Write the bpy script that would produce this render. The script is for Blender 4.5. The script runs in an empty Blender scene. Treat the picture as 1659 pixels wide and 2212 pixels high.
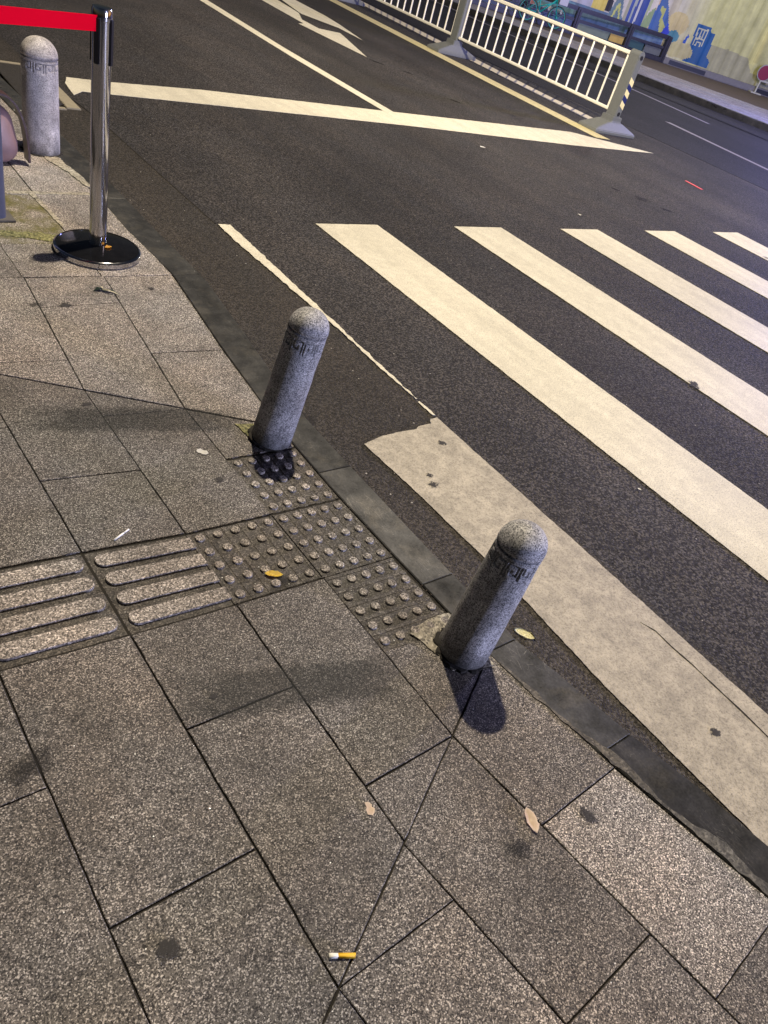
import bpy, bmesh, math, random
import numpy as np
from mathutils import Vector, Matrix, noise
random.seed(7)
R = math.radians
scene = bpy.context.scene
C = scene.collection

# ------------------------------------------------------------------ camera
YAW, PITCH, ROLL = 0.7339396, 0.6518954, -0.3239238
CAM = Vector((-1.43671, -1.48138, 1.55230))
fw = Vector((math.cos(YAW)*math.cos(PITCH), math.sin(YAW)*math.cos(PITCH), -math.sin(PITCH)))
rt = Vector((math.sin(YAW), -math.cos(YAW), 0))
dn = fw.cross(rt)
r_ = math.cos(ROLL)*rt + math.sin(ROLL)*dn
d_ = -math.sin(ROLL)*rt + math.cos(ROLL)*dn
cam_data = bpy.data.cameras.new('camera'); cam = bpy.data.objects.new('camera', cam_data); C.objects.link(cam)
M = Matrix((r_, -d_, -fw)).transposed().to_4x4(); M.translation = CAM
cam.matrix_world = M
cam_data.sensor_fit = 'HORIZONTAL'; cam_data.sensor_width = 36.0
cam_data.lens = 36*1601.247/1659
cam_data.clip_start = 0.05; cam_data.clip_end = 500
scene.camera = cam

# ------------------------------------------------------------------ sky, lights, exposure
SUN_DIR = Vector((0.92*math.cos(R(29)), -0.40*math.cos(R(29)), math.sin(R(29)))).normalized()   # towards the light
world = bpy.data.worlds.new('World'); scene.world = world; world.use_nodes = True
wn, wl = world.node_tree.nodes, world.node_tree.links
wn.clear()
sky = wn.new('ShaderNodeTexSky'); sky.sky_type = 'NISHITA'; sky.sun_disc = False
sky.sun_elevation = R(8); sky.sun_rotation = math.atan2(SUN_DIR.x, SUN_DIR.y)
tint = wn.new('ShaderNodeMix'); tint.data_type = 'RGBA'; tint.blend_type = 'MULTIPLY'; tint.inputs[0].default_value = 1
tint.inputs[7].default_value = (0.95, 0.85, 1.0, 1)
bg = wn.new('ShaderNodeBackground'); bg.inputs[1].default_value = 0.018
wo = wn.new('ShaderNodeOutputWorld')
wl.new(sky.outputs[0], tint.inputs[6]); wl.new(tint.outputs[2], bg.inputs[0]); wl.new(bg.outputs[0], wo.inputs[0])

def lamp(name, kind, loc, power, col, size):
    ld = bpy.data.lights.new(name, kind); ld.energy = power; ld.color = col
    if kind == 'SUN': ld.angle = size
    else: ld.shadow_soft_size = size
    o = bpy.data.objects.new(name, ld); C.objects.link(o); o.location = loc
    return o
sun = lamp('sun', 'SUN', (0, 0, 20), 0.15, (1.0, 0.78, 0.84), R(9))
sun.rotation_euler = SUN_DIR.to_track_quat('Z', 'Y').to_euler()
main = lamp('street_lamp_light', 'POINT', (1.75, 2.35, 8.0), 3850, (1.0, 0.86, 0.66), 0.10)
# the luminaire throws more light out over the carriageway than straight down
ln, ll = None, None
main.data.use_nodes = True; ln = main.data.node_tree.nodes; ll = main.data.node_tree.links
em = ln['Emission']; tc_ = ln.new('ShaderNodeTexCoord'); dp = ln.new('ShaderNodeVectorMath'); dp.operation = 'DOT_PRODUCT'; dp.inputs[1].default_value = (0.8, 0.6, 0.0)
mr = ln.new('ShaderNodeMapRange'); mr.interpolation_type = 'SMOOTHSTEP'; mr.inputs[1].default_value = 0.12; mr.inputs[2].default_value = 0.72; mr.inputs[3].default_value = 1.0; mr.inputs[4].default_value = 2.5
ll.new(tc_.outputs['Normal'], dp.inputs[0]); ll.new(dp.outputs['Value'], mr.inputs[0]); ll.new(mr.outputs[0], em.inputs['Strength'])
lamp('far_street_lamp_light', 'POINT', (21.5, 13.5, 7.0), 1000, (1.0, 0.95, 0.80), 0.20)
lamp('shop_screen_light', 'POINT', (6.0, -11.5, 1.5), 6600, (0.60, 0.64, 1.0), 0.45)
lamp('blue_fill_light', 'POINT', (18.3, 4.5, 3.2), 3700, (0.34, 0.36, 1.0), 0.4)  # added unseen lamp, tints the road and far pavement blue

scene.view_settings.view_transform = 'Standard'; scene.view_settings.look = 'None'
scene.view_settings.exposure = 0.0; scene.view_settings.gamma = 1.0
scene.cycles.max_bounces = 6

# ------------------------------------------------------------------ helpers
def tag(o, label=None, cat=None, group=None, kind=None):
    if label: o['label'] = label
    if cat: o['category'] = cat
    if group: o['group'] = group
    if kind: o['kind'] = kind
    return o
def mesh_obj(name, verts, faces, mat, parent=None, smooth=False):
    me = bpy.data.meshes.new(name); me.from_pydata([tuple(v) for v in verts], [], faces); me.update()
    if mat: me.materials.append(mat)
    if smooth: me.polygons.foreach_set('use_smooth', [True]*len(me.polygons))
    o = bpy.data.objects.new(name, me); C.objects.link(o)
    if parent: o.parent = parent
    return o
def bm_obj(name, bm, mat, parent=None, smooth=False):
    bmesh.ops.recalc_face_normals(bm, faces=bm.faces[:])
    me = bpy.data.meshes.new(name); bm.to_mesh(me); bm.free()
    if mat: me.materials.append(mat)
    if smooth: me.polygons.foreach_set('use_smooth', [True]*len(me.polygons))
    o = bpy.data.objects.new(name, me); C.objects.link(o)
    if parent: o.parent = parent
    return o
def empty(name, loc, label, cat, group=None, rz=0):
    o = bpy.data.objects.new(name, None); C.objects.link(o); o.location = loc; o.rotation_euler = (0, 0, rz)
    o.empty_display_size = 0.1
    return tag(o, label, cat, group)
def box(bm, cx, cy, cz, sx, sy, sz, bev=0.0, mat=None):
    g = bmesh.ops.create_cube(bm, size=1)['verts']
    for v in g: v.co = Vector((v.co.x*sx, v.co.y*sy, v.co.z*sz))
    if bev:
        es = list({e for v in g for e in v.link_edges})
        g = bmesh.ops.bevel(bm, geom=es, offset=bev, segments=2, affect='EDGES')['verts']
        g = list(set(g))
    m = Matrix.Translation((cx, cy, cz))
    if mat is not None: m = mat @ m
    # collect the island
    seen = set(g); st = list(g)
    while st:
        v = st.pop()
        for e in v.link_edges:
            w = e.other_vert(v)
            if w not in seen: seen.add(w); st.append(w)
    for v in seen: v.co = m @ v.co
def tube(bm, a, b, r, seg=12, r2=None):
    a, b = Vector(a), Vector(b); d = b-a; L = d.length
    g = bmesh.ops.create_cone(bm, cap_ends=True, segments=seg, radius1=r, radius2=r if r2 is None else r2, depth=L)['verts']
    m = Matrix.Translation((a+b)/2) @ d.to_track_quat('Z', 'Y').to_matrix().to_4x4()
    for v in g: v.co = m @ v.co
def lathe(prof, seg=48):
    vs, fs = [], []
    n = len(prof)
    for i in range(seg):
        a = 2*math.pi*i/seg
        for (r, z) in prof: vs.append((r*math.cos(a), r*math.sin(a), z))
    for i in range(seg):
        j = (i+1) % seg
        for k in range(n-1):
            fs.append((i*n+k, j*n+k, j*n+k+1, i*n+k+1))
    return vs, fs
def area2(p): return sum(p[i][0]*p[(i+1) % len(p)][1]-p[(i+1) % len(p)][0]*p[i][1] for i in range(len(p)))
def clip(poly, a, b, side=1):
    """keep the part of poly to the left (side=1) or right (side=-1) of line a->b"""
    def f(p): return side*((b[0]-a[0])*(p[1]-a[1])-(b[1]-a[1])*(p[0]-a[0]))
    out = []
    for i in range(len(poly)):
        p, q = poly[i], poly[(i+1) % len(poly)]
        fp, fq = f(p), f(q)
        if fp >= 0: out.append(p)
        if (fp > 0 and fq < 0) or (fp < 0 and fq > 0):
            t = fp/(fp-fq); out.append((p[0]+t*(q[0]-p[0]), p[1]+t*(q[1]-p[1])))
    res = []
    for p in out:
        if not res or math.hypot(p[0]-res[-1][0], p[1]-res[-1][1]) > 1e-4: res.append(p)
    if len(res) > 1 and math.hypot(res[0][0]-res[-1][0], res[0][1]-res[-1][1]) < 1e-4: res.pop()
    return res
def inset(poly, d):
    if area2(poly) < 0: poly = poly[::-1]
    n = len(poly); out = []
    for i in range(n):
        p0, p1, p2 = Vector(poly[i-1]), Vector(poly[i]), Vector(poly[(i+1) % n])
        e1, e2 = (p1-p0).normalized(), (p2-p1).normalized()
        n1, n2 = Vector((-e1.y, e1.x)), Vector((-e2.y, e2.x))
        k = 1+n1.dot(n2)
        b = (n1+n2)/max(k, 0.35)
        out.append((p1.x+b.x*d, p1.y+b.y*d))
    return out
class Prisms:
    """prisms with a chamfered top edge, one mesh, a tone and a moss value for each stone"""
    def __init__(s): s.v, s.f, s.t, s.m = [], [], [], []
    def add(s, poly, z0, z1, bev=0.002, tone=1.0, moss=0.0, tilt=0.0):
        if len(poly) < 3 or abs(area2(poly)) < 2e-4: return
        if area2(poly) < 0: poly = poly[::-1]
        n = len(poly); b = len(s.v)
        cx = sum(p[0] for p in poly)/n; cy = sum(p[1] for p in poly)/n
        tx, ty = random.uniform(-tilt, tilt), random.uniform(-tilt, tilt)
        def h(p, z): return z+tx*(p[0]-cx)+ty*(p[1]-cy)
        top = inset(poly, bev)
        s.v += [(p[0], p[1], z0) for p in poly]
        s.v += [(p[0], p[1], h(p, z1-bev)) for p in poly]
        s.v += [(p[0], p[1], h(p, z1)) for p in top]
        for k in (0, 1):
            for i in range(n):
                j = (i+1) % n
                s.f.append((b+k*n+i, b+k*n+j, b+(k+1)*n+j, b+(k+1)*n+i)); s.t.append(tone); s.m.append(moss)
        s.f.append(tuple(b+2*n+i for i in range(n))); s.t.append(tone); s.m.append(moss)
    def build(s, name, mat, parent=None):
        o = mesh_obj(name, s.v, s.f, mat, parent)
        a = o.data.attributes.new('tone', 'FLOAT', 'FACE'); a.data.foreach_set('value', s.t)
        a = o.data.attributes.new('moss', 'FLOAT', 'FACE'); a.data.foreach_set('value', s.m)
        return o
def rough_edge(poly, step=0.03, amp=0.003, seed=0.0, skip=()):
    out = []
    n = len(poly)
    for i in range(n):
        a, b = Vector(poly[i]), Vector(poly[(i+1) % n]); L = (b-a).length
        k = max(1, min(260, int(L/step))); nn = Vector((-(b-a).y, (b-a).x)).normalized()
        for j in range(k):
            p = a+(b-a)*(j/k)
            if j and i not in skip:
                q = noise.noise(Vector((p.x*23+seed, p.y*23, 3.1)))+0.6*noise.noise(Vector((p.x*70+seed, p.y*70, 9.2)))
                p = p+nn*q*amp
            out.append((p.x, p.y))
    return out
def sheet(name, poly, z, mat, parent=None, thick=0.0025):
    """a thin painted sheet with its own thickness"""
    bm = bmesh.new()
    vs = [bm.verts.new((p[0], p[1], z)) for p in poly]
    f = bm.faces.new(vs)
    if f.normal.z < 0: f.normal_flip()
    bm.normal_update()
    if f.normal.z < 0: f.normal_flip()
    r = bmesh.ops.extrude_face_region(bm, geom=[f])
    for e in r['geom']:
        if isinstance(e, bmesh.types.BMVert): e.co.z -= thick
    bmesh.ops.triangulate(bm, faces=[q for q in bm.faces if len(q.verts) > 4])
    return bm_obj(name, bm, mat, parent)

# ------------------------------------------------------------------ materials
class Mat:
    def __init__(s, name):
        s.m = bpy.data.materials.new(name); s.m.use_nodes = True
        s.n, s.l = s.m.node_tree.nodes, s.m.node_tree.links
        s.b = s.n['Principled BSDF']
        s.co = s.n.new('ShaderNodeTexCoord').outputs['Object']
    def node(s, t, **k):
        x = s.n.new(t)
        for a, v in k.items(): setattr(x, a, v)
        return x
    def map(s, sc):
        x = s.node('ShaderNodeMapping'); x.inputs['Scale'].default_value = sc; s.l.new(s.co, x.inputs[0]); return x.outputs[0]
    def noise(s, scale, detail=3, rough=0.6, vec=None, dist=0):
        x = s.node('ShaderNodeTexNoise'); x.inputs['Scale'].default_value = scale; x.inputs['Detail'].default_value = detail
        x.inputs['Roughness'].default_value = rough; x.inputs['Distortion'].default_value = dist
        s.l.new(vec or s.co, x.inputs['Vector']); return x.outputs['Fac']
    def vor(s, scale, feature='F1', out='Distance', vec=None, rnd=1.0):
        x = s.node('ShaderNodeTexVoronoi'); x.feature = feature; x.inputs['Scale'].default_value = scale
        x.inputs['Randomness'].default_value = rnd
        s.l.new(vec or s.co, x.inputs['Vector']); return x.outputs[out]
    def ramp(s, fac, stops, interp='LINEAR'):
        x = s.node('ShaderNodeValToRGB'); x.color_ramp.interpolation = interp
        e = x.color_ramp.elements
        while len(e) < len(stops): e.new(0.5)
        for k, (p, c) in enumerate(stops):
            e[k].position = p; e[k].color = (c, c, c, 1) if isinstance(c, (int, float)) else (*c, 1)
        s.l.new(fac, x.inputs[0]); return x.outputs[0]
    def mix(s, fac, a, b, mode='MIX'):
        x = s.node('ShaderNodeMix'); x.data_type = 'RGBA'; x.blend_type = mode
        for i, v in ((0, fac), (6, a), (7, b)):
            if isinstance(v, (int, float)): x.inputs[i].default_value = v if i == 0 else (v, v, v, 1)
            elif isinstance(v, tuple): x.inputs[i].default_value = (*v, 1)
            else: s.l.new(v, x.inputs[i])
        return x.outputs[2]
    def math(s, op, a, b=0.0, clampit=False):
        x = s.node('ShaderNodeMath'); x.operation = op; x.use_clamp = clampit
        for i, v in ((0, a), (1, b)):
            if isinstance(v, (int, float)): x.inputs[i].default_value = v
            else: s.l.new(v, x.inputs[i])
        return x.outputs[0]
    def attr(s, name, out='Fac'):
        x = s.node('ShaderNodeAttribute'); x.attribute_name = name; return x.outputs[out]
    def bump(s, h, strength=0.5, dist=0.002):
        x = s.node('ShaderNodeBump'); x.inputs['Strength'].default_value = strength; x.inputs['Distance'].default_value = dist
        s.l.new(h, x.inputs['Height']); s.l.new(x.outputs[0], s.b.inputs['Normal'])
    def color(s, c):
        if isinstance(c, tuple): s.b.inputs['Base Color'].default_value = (*c, 1)
        else: s.l.new(c, s.b.inputs['Base Color'])
    def rough(s, r):
        if isinstance(r, (int, float)): s.b.inputs['Roughness'].default_value = r
        else: s.l.new(r, s.b.inputs['Roughness'])
    def metal(s, v): s.b.inputs['Metallic'].default_value = v

def simple(name, col, rough=0.6, metal=0.0, var=0.15, scale=40):
    m = Mat(name); a = tuple(c*(1-var) for c in col); b = tuple(min(1, c*(1+var)) for c in col)
    m.color(m.mix(m.noise(scale, 4), a, b)); m.rough(rough); m.metal(metal); return m.m

def granite(name, dark, mid, light, spark=True, use_attr=True, grain=150, bump=.5, grime=False):
    m = Mat(name)
    g1 = m.noise(grain, 2.5, 0.62)
    g2 = m.vor(grain*1.35, out='Color')
    gs = m.node('ShaderNodeSeparateColor'); m.l.new(g2, gs.inputs[0])
    gf = m.math('ADD', m.math('MULTIPLY', g1, 0.62), m.math('MULTIPLY', gs.outputs[0], 0.38))
    col = m.ramp(gf, [(0.36, dark), (0.50, mid), (0.60, mid), (0.70, light)])
    # broad dirt and water stains
    dirt = m.ramp(m.noise(2.3, 6, 0.66, dist=0.4), [(0.30, 0.58), (0.50, 0.94), (0.7, 1.22)])
    col = m.mix(1.0, col, dirt, 'MULTIPLY')
    dirt2 = m.ramp(m.noise(11, 4, 0.65), [(0.3, 0.82), (0.6, 1.04)])
    col = m.mix(1.0, col, dirt2, 'MULTIPLY')
    hue = m.ramp(m.noise(1.3, 3), [(0.35, (1.06, 0.99, 0.92)), (0.65, (0.96, 1.0, 1.04))])
    col = m.mix(1.0, col, hue, 'MULTIPLY')
    if grime:
        col = m.mix(1.0, col, m.ramp(m.noise(13, 6, 0.72, dist=0.5), [(0.34, 0.66), (0.52, 0.98), (0.7, 1.18)]), 'MULTIPLY')
        col = m.mix(1.0, col, m.ramp(m.noise(1.0, 5, 0.7, vec=m.map((42, 42, 5))), [(0.34, 0.84), (0.55, 1.03)]), 'MULTIPLY')
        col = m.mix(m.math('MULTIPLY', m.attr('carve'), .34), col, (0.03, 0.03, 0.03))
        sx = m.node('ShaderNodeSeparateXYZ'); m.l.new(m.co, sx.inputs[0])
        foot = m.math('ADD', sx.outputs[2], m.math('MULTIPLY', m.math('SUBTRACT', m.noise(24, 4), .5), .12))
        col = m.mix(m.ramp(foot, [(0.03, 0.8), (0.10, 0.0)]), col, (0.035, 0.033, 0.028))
    if use_attr:
        tn = m.attr('tone'); tc = m.node('ShaderNodeCombineColor')
        for i in range(3): m.l.new(tn, tc.inputs[i])
        col = m.mix(1.0, col, tc.outputs[0], 'MULTIPLY')
        mf = m.math('MULTIPLY', m.attr('moss'), m.ramp(m.noise(7, 5, 0.7), [(0.38, 0.0), (0.62, 1.0)]))
        moss = m.ramp(m.noise(90, 3), [(0.3, (0.05, 0.055, 0.012)), (0.7, (0.17, 0.15, 0.045))])
        col = m.mix(mf, col, moss)
    rg = m.ramp(m.noise(30, 3), [(0.3, 0.62), (0.7, 0.86)])
    if spark:  # pale specks coloured in as lamp glints on the grains
        v = m.node('ShaderNodeTexVoronoi'); v.inputs['Scale'].default_value = 52; m.l.new(m.co, v.inputs['Vector'])
        sc = m.node('ShaderNodeSeparateColor'); m.l.new(v.outputs['Color'], sc.inputs[0])
        f = m.math('MULTIPLY', m.math('LESS_THAN', v.outputs['Distance'], 0.085), m.math('GREATER_THAN', sc.outputs[1], 0.90))
        col = m.mix(f, col, (0.85, 0.85, 0.82))
        rg = m.mix(f, rg, 0.15)
    m.color(col); m.rough(rg)
    m.bump(gf, bump, 0.0018)
    return m.m

G_SLAB = granite('paving_granite', (0.017, 0.0155, 0.016), (0.120, 0.110, 0.102), (0.50, 0.47, 0.44), grain=275)
G_TILE = granite('tactile_granite', (0.020, 0.018, 0.016), (0.078, 0.071, 0.064), (0.21, 0.195, 0.18), grain=210)
G_BOLL = granite('bollard_granite', (0.10, 0.105, 0.115), (0.40, 0.41, 0.43), (0.68, 0.69, 0.70), spark=False, use_attr=False, grain=260, bump=.3, grime=True)
G_BOLL_LIT = granite('lit_bollard_granite', (0.32, 0.31, 0.31), (0.62, 0.60, 0.60), (0.80, 0.78, 0.77), spark=False, use_attr=False, grain=230, bump=.3, grime=True)  # lighter copy of the bollard stone, light painted into its colour

def asphalt(name, a, b, c, worn=0.0, grain=140):
    m = Mat(name)
    v = m.vor(grain, out='Color'); s_ = m.node('ShaderNodeSeparateColor'); m.l.new(v, s_.inputs[0])
    d = m.vor(grain, out='Distance')
    g = m.noise(grain*0.7, 3)
    gf = m.math('ADD', m.math('MULTIPLY', s_.outputs[0], 0.5), m.math('MULTIPLY', g, 0.5))
    col = m.ramp(gf, [(0.2, a), (0.5, b), (0.8, c)])
    col = m.mix(1.0, col, m.ramp(m.noise(0.55, 5, 0.6), [(0.35, 0.80), (0.65, 1.20)]), 'MULTIPLY')
    col = m.mix(1.0, col, m.ramp(m.noise(1.0, 3, 0.5, vec=m.map((1.1, 0.07, 1))), [(0.38, 0.80), (0.62, 1.16)]), 'MULTIPLY')
    col = m.mix(1.0, col, m.ramp(m.noise(4, 4, 0.6, vec=m.map((1, 0.35, 1))), [(0.3, (0.86, 0.88, 0.92)), (0.7, (1.10, 1.05, 1.0))]), 'MULTIPLY')
    # dark oil spots
    col = m.mix(m.ramp(m.noise(1.9, 6, 0.7, vec=m.map((1.6, 0.8, 1))), [(0.68, 0.0), (0.74, 0.55)]), col, (0.012, 0.011, 0.012))
    v2 = m.node('ShaderNodeTexVoronoi'); v2.inputs['Scale'].default_value = 30; m.l.new(m.co, v2.inputs['Vector'])
    s2 = m.node('ShaderNodeSeparateColor'); m.l.new(v2.outputs['Color'], s2.inputs[0])
    f = m.math('MULTIPLY', m.math('LESS_THAN', v2.outputs['Distance'], 0.10), m.math('GREATER_THAN', s2.outputs[1], 0.94))
    col = m.mix(f, col, (0.42, 0.40, 0.37))
    m.color(col); m.rough(m.ramp(m.noise(60, 3), [(0.3, 0.62), (0.7, 0.92)])); m.b.inputs['Specular IOR Level'].default_value = 0.28
    m.bump(m.math('SUBTRACT', 1.0, d), 0.9, 0.004)
    return m.m
ASPH = asphalt('asphalt', (0.0055, 0.0052, 0.0054), (0.026, 0.0243, 0.0240), (0.115, 0.108, 0.105))
ASPH2 = asphalt('gutter_asphalt', (0.011, 0.010, 0.0085), (0.036, 0.0322, 0.028), (0.100, 0.090, 0.078), grain=165)
ASPH_FAR = asphalt('far_asphalt', (0.007, 0.007, 0.008), (0.015, 0.0145, 0.0165), (0.038, 0.036, 0.041))

def paint(name, col, dirt=0.3, wear=0.62, grain=170):
    m = Mat(name)
    dk = tuple(c*(1-dirt) for c in col)
    c1 = m.mix(m.ramp(m.noise(17, 7, 0.78, dist=0.2), [(0.40, 0.0), (0.62, 1.0)]), dk, col)
    c1 = m.mix(1.0, c1, m.ramp(m.noise(150, 3, .7), [(0.34, 0.62), (0.52, 1.03)]), 'MULTIPLY')
    c1 = m.mix(1.0, c1, m.ramp(m.noise(2.2, 4, 0.6, vec=m.map((3.0, 0.5, 1))), [(0.3, 0.86), (0.7, 1.06)]), 'MULTIPLY')
    holes = m.ramp(m.noise(80, 5, 0.8), [(wear-.02, 0.0), (wear+0.04, 0.85)])
    patch = m.ramp(m.noise(1.7, 4), [(0.40, 0.15), (0.68, 1.0)])
    c1 = m.mix(m.math('MULTIPLY', holes, patch), c1, (0.10, 0.09, 0.08))
    spots = m.ramp(m.noise(22, 4, 0.7), [(0.72, 0.0), (0.76, 0.6)])
    c1 = m.mix(spots, c1, (0.12, 0.11, 0.09))
    m.color(c1); m.rough(0.62)
    m.bump(m.math('SUBTRACT', 1.0, m.vor(grain)), 0.35, 0.0018)
    return m.m
P_WHITE = paint('white_paint', (0.74, 0.70, 0.56), 0.14, 0.66)
P_DIRTY = paint('worn_white_paint', (0.50, 0.455, 0.37), 0.34, 0.585)
P_YELLOW = paint('yellow_paint', (0.76, 0.67, 0.36), 0.2, 0.64)
P_CREAM = paint('cream_paint', (0.80, 0.72, 0.52), 0.2, 0.62)
P_GREY = paint('grey_paint', (0.30, 0.27, 0.27), 0.2, 0.6)

def slate():
    m = Mat('kerb_slate')
    base = m.mix(m.noise(14, 5, 0.65), (0.026, 0.0265, 0.0265), (0.046, 0.046, 0.044))
    dust = m.ramp(m.noise(6, 7, 0.75, dist=0.3), [(0.50, 0.0), (0.68, 0.6)])
    base = m.mix(dust, base, (0.085, 0.078, 0.064))
    scr = m.vor(26, 'DISTANCE_TO_EDGE', 'Distance', vec=m.map((3.0, 0.5, 1)))
    base = m.mix(m.math('MULTIPLY', m.math('LESS_THAN', scr, 0.006), m.ramp(m.noise(5, 3), [(0.5, 0.0), (0.6, 0.6)])), base, (0.25, 0.24, 0.22))
    base = m.mix(1.0, base, m.ramp(m.noise(3.2, 6, 0.7, dist=0.6), [(0.34, 0.62), (0.52, 1.0), (0.7, 1.35)]), 'MULTIPLY')
    base = m.mix(m.ramp(m.noise(28, 5, .75), [(0.66, 0.0), (0.71, 0.7)]), base, (0.13, 0.12, 0.10))
    fine = m.ramp(m.noise(160, 3), [(0.3, 0.72), (0.7, 1.22)])
    tn = m.attr('tone'); tc = m.node('ShaderNodeCombineColor')
    for i in range(3): m.l.new(tn, tc.inputs[i])
    m.color(m.mix(1.0, m.mix(1.0, base, fine, 'MULTIPLY'), tc.outputs[0], 'MULTIPLY'))
    m.rough(m.ramp(m.noise(10, 4), [(0.3, 0.22), (0.7, 0.52)])); m.bump(m.noise(70, 4), 0.18, 0.002)
    return m.m
SLATE = slate()
CEMENT = granite('cement', (0.14, 0.13, 0.10), (0.38, 0.355, 0.285), (0.58, 0.55, 0.46), spark=False, use_attr=False, grain=110)
MOSSY = granite('mossy_cement', (0.06, 0.065, 0.02), (0.22, 0.22, 0.09), (0.40, 0.38, 0.20), spark=False, use_attr=False, grain=110)
JOINT = simple('joint_dirt', (0.016, 0.014, 0.011), 0.95, var=0.5)
GUM = simple('gum_dirt', (0.050, 0.047, 0.046), 0.8, var=0.5, scale=220)

# ------------------------------------------------------------------ ground, road, kerb, pavement
RZ = -0.05
ground = sheet('road', [(-60, -80), (120, -80), (120, 140), (-60, 140)], RZ, ASPH, thick=0.02); tag(ground, kind='structure')

OUT = [(12, .19), (6.0, .20), (4.8, .212), (4.387, .221), (3.73, .238), (3.2, .248), (2.62, .252), (2.2, .248), (1.69, .254), (1.6, .250), (1.117, .190),
       (.8, .146), (.457, .108), (.159, .106), (-.352, .109), (-.506, .112), (-.76, .116), (-.9, .146), (-1.137, .186), (-1.376, .240), (-1.57, .272), (-2.3, .43), (-4, .80)]
INN = [(12, .05), (6.0, .06), (4.3, .074), (3.233, .080), (2.98, .103), (2.78, .105), (2.19, .090), (1.69, .112), (1.247, .056), (1.04, .030), (.591, -.015),
       (.316, -.033), (.065, -.038), (-.065, -.035), (-.316, -.028), (-.6, -.016), (-.766, -.008), (-.888, .000), (-1.19, .056), (-1.64, .141), (-2.3, .29), (-4, .66)]
def at(line, y):
    for (y0, x0), (y1, x1) in zip(line, line[1:]):
        if y1 <= y <= y0: return x0+(x1-x0)*(y-y0)/(y1-y0)
    return line[0][1] if y > line[0][0] else line[-1][1]
kerb = Prisms()
KJ = [12, 8.1, 5.9, 4.05, 2.62, 1.688, .14, -.455, -.755, -1.16, -1.98, -3.1, -4]
KT = {.14: 1.95, -.455: .9, -.755: 1.35, -1.16: .75, -1.98: .65, 1.688: 1.15}
for a, b in zip(KJ, KJ[1:]):
    ys = [a-0.0008] + [y for y in sorted({y for y, _ in OUT+INN}, reverse=True) if b+.03 < y < a-.03] + [b+0.0008]
    poly = [(at(OUT, y), y) for y in ys] + [(at(INN, y)+0.003, y) for y in ys[::-1]]
    kerb.add(poly, -0.3, 0.002, 0.003, tone=KT.get(a, random.uniform(1.05, 1.25) if a > 0 else .9))
kerb_o = kerb.build('kerb', SLATE); tag(kerb_o, kind='structure')
bed = sheet('pavement_bed', [(-30, 40), (-30, -30), (1.4, -30), (at(INN, -4)+.05, -4)] + [(at(INN, y)+.03, y) for y in (-3, -2, -1.2, -.6, 0, .6, 1.2, 1.7, 2.5, 3.2, 4.5, 6, 12)] + [(.1, 40)], -0.006, JOINT, thick=0.2)
tag(bed, kind='structure')
# gutter trench of finer, browner asphalt along the kerb
gut = [(at(OUT, y)-.05, y) for y in (12, 6, 4, 2.5, 1.7, 1.1, .5, .0, -.5, -.9, -1.4, -2, -4)] + [(.95, -4), (.80, -1.33), (.742, .36), (.72, 1.4), (.70, 2.4), (.69, 4.2), (.612, 4.75), (.60, 12)]
gutter = sheet('gutter_strip', rough_edge(gut, 0.04, 0.006, 5), RZ+0.002, ASPH2, thick=0.002); tag(gutter, kind='structure')

pav = Prisms()
G = 0.0018
def J1(x): return .626-.655*(x+.316)
def J2(x): return -.923+.562*(x+.292)
def slab(poly, tone=None, moss=0.0, region=None):
    if region == 'L': poly = clip(poly, (-5, J1(-5)+.0036), (5, J1(5)+.0036), 1)
    if region == 'M':
        poly = clip(poly, (-5, J1(-5)-.0030), (5, J1(5)-.0030), -1); poly = clip(poly, (-5, J2(-5)+.001), (5, J2(5)+.001), 1) if len(poly) > 2 else poly
    if region == 'R': poly = clip(poly, (-5, J2(-5)), (5, J2(5)), -1)
    if len(poly) < 3: return
    if area2(poly) < 0: poly = poly[::-1]
    pav.add(rough_edge(inset(poly, G*random.uniform(.6, 1.5)*(1.25 if region == 'L' else 1)), .022, .0016, random.random()*9), -0.06, random.uniform(-0.0008, 0.0008), 0.0014, (tone if tone else random.uniform(.88, 1.12))*{'L': 1.50, 'M': 1.0, 'R': 1.12}.get(region, 1), moss, 0.0012)  # L slabs toned up to imitate brighter light at the upper left
def column(xl, xr, ys, region, tones=None, mosses=None):
    """ys: cross joints from far to near, a number or a pair (y at left, y at right); xl, xr functions of y"""
    for i, (a, b) in enumerate(zip(ys, ys[1:])):
        a = a if isinstance(a, tuple) else (a, a); b = b if isinstance(b, tuple) else (b, b)
        slab([(xl(a[0]), a[0]), (xl(b[0]), b[0]), (xr(b[1]), b[1]), (xr(a[1]), a[1])], (tones or {}).get(i), (mosses or {}).get(i, 0.0), region)
def lin(*p):
    p = sorted(p, key=lambda q: -q[1])
    def f(y):
        for (x0, y0), (x1, y1) in zip(p, p[1:]):
            if y >= y1 or (x1, y1) == p[-1]: return x0+(x1-x0)*(y-y0)/(y1-y0)
        return p[0][0]
    return f
inn = lambda y: at(INN, y)
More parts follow.
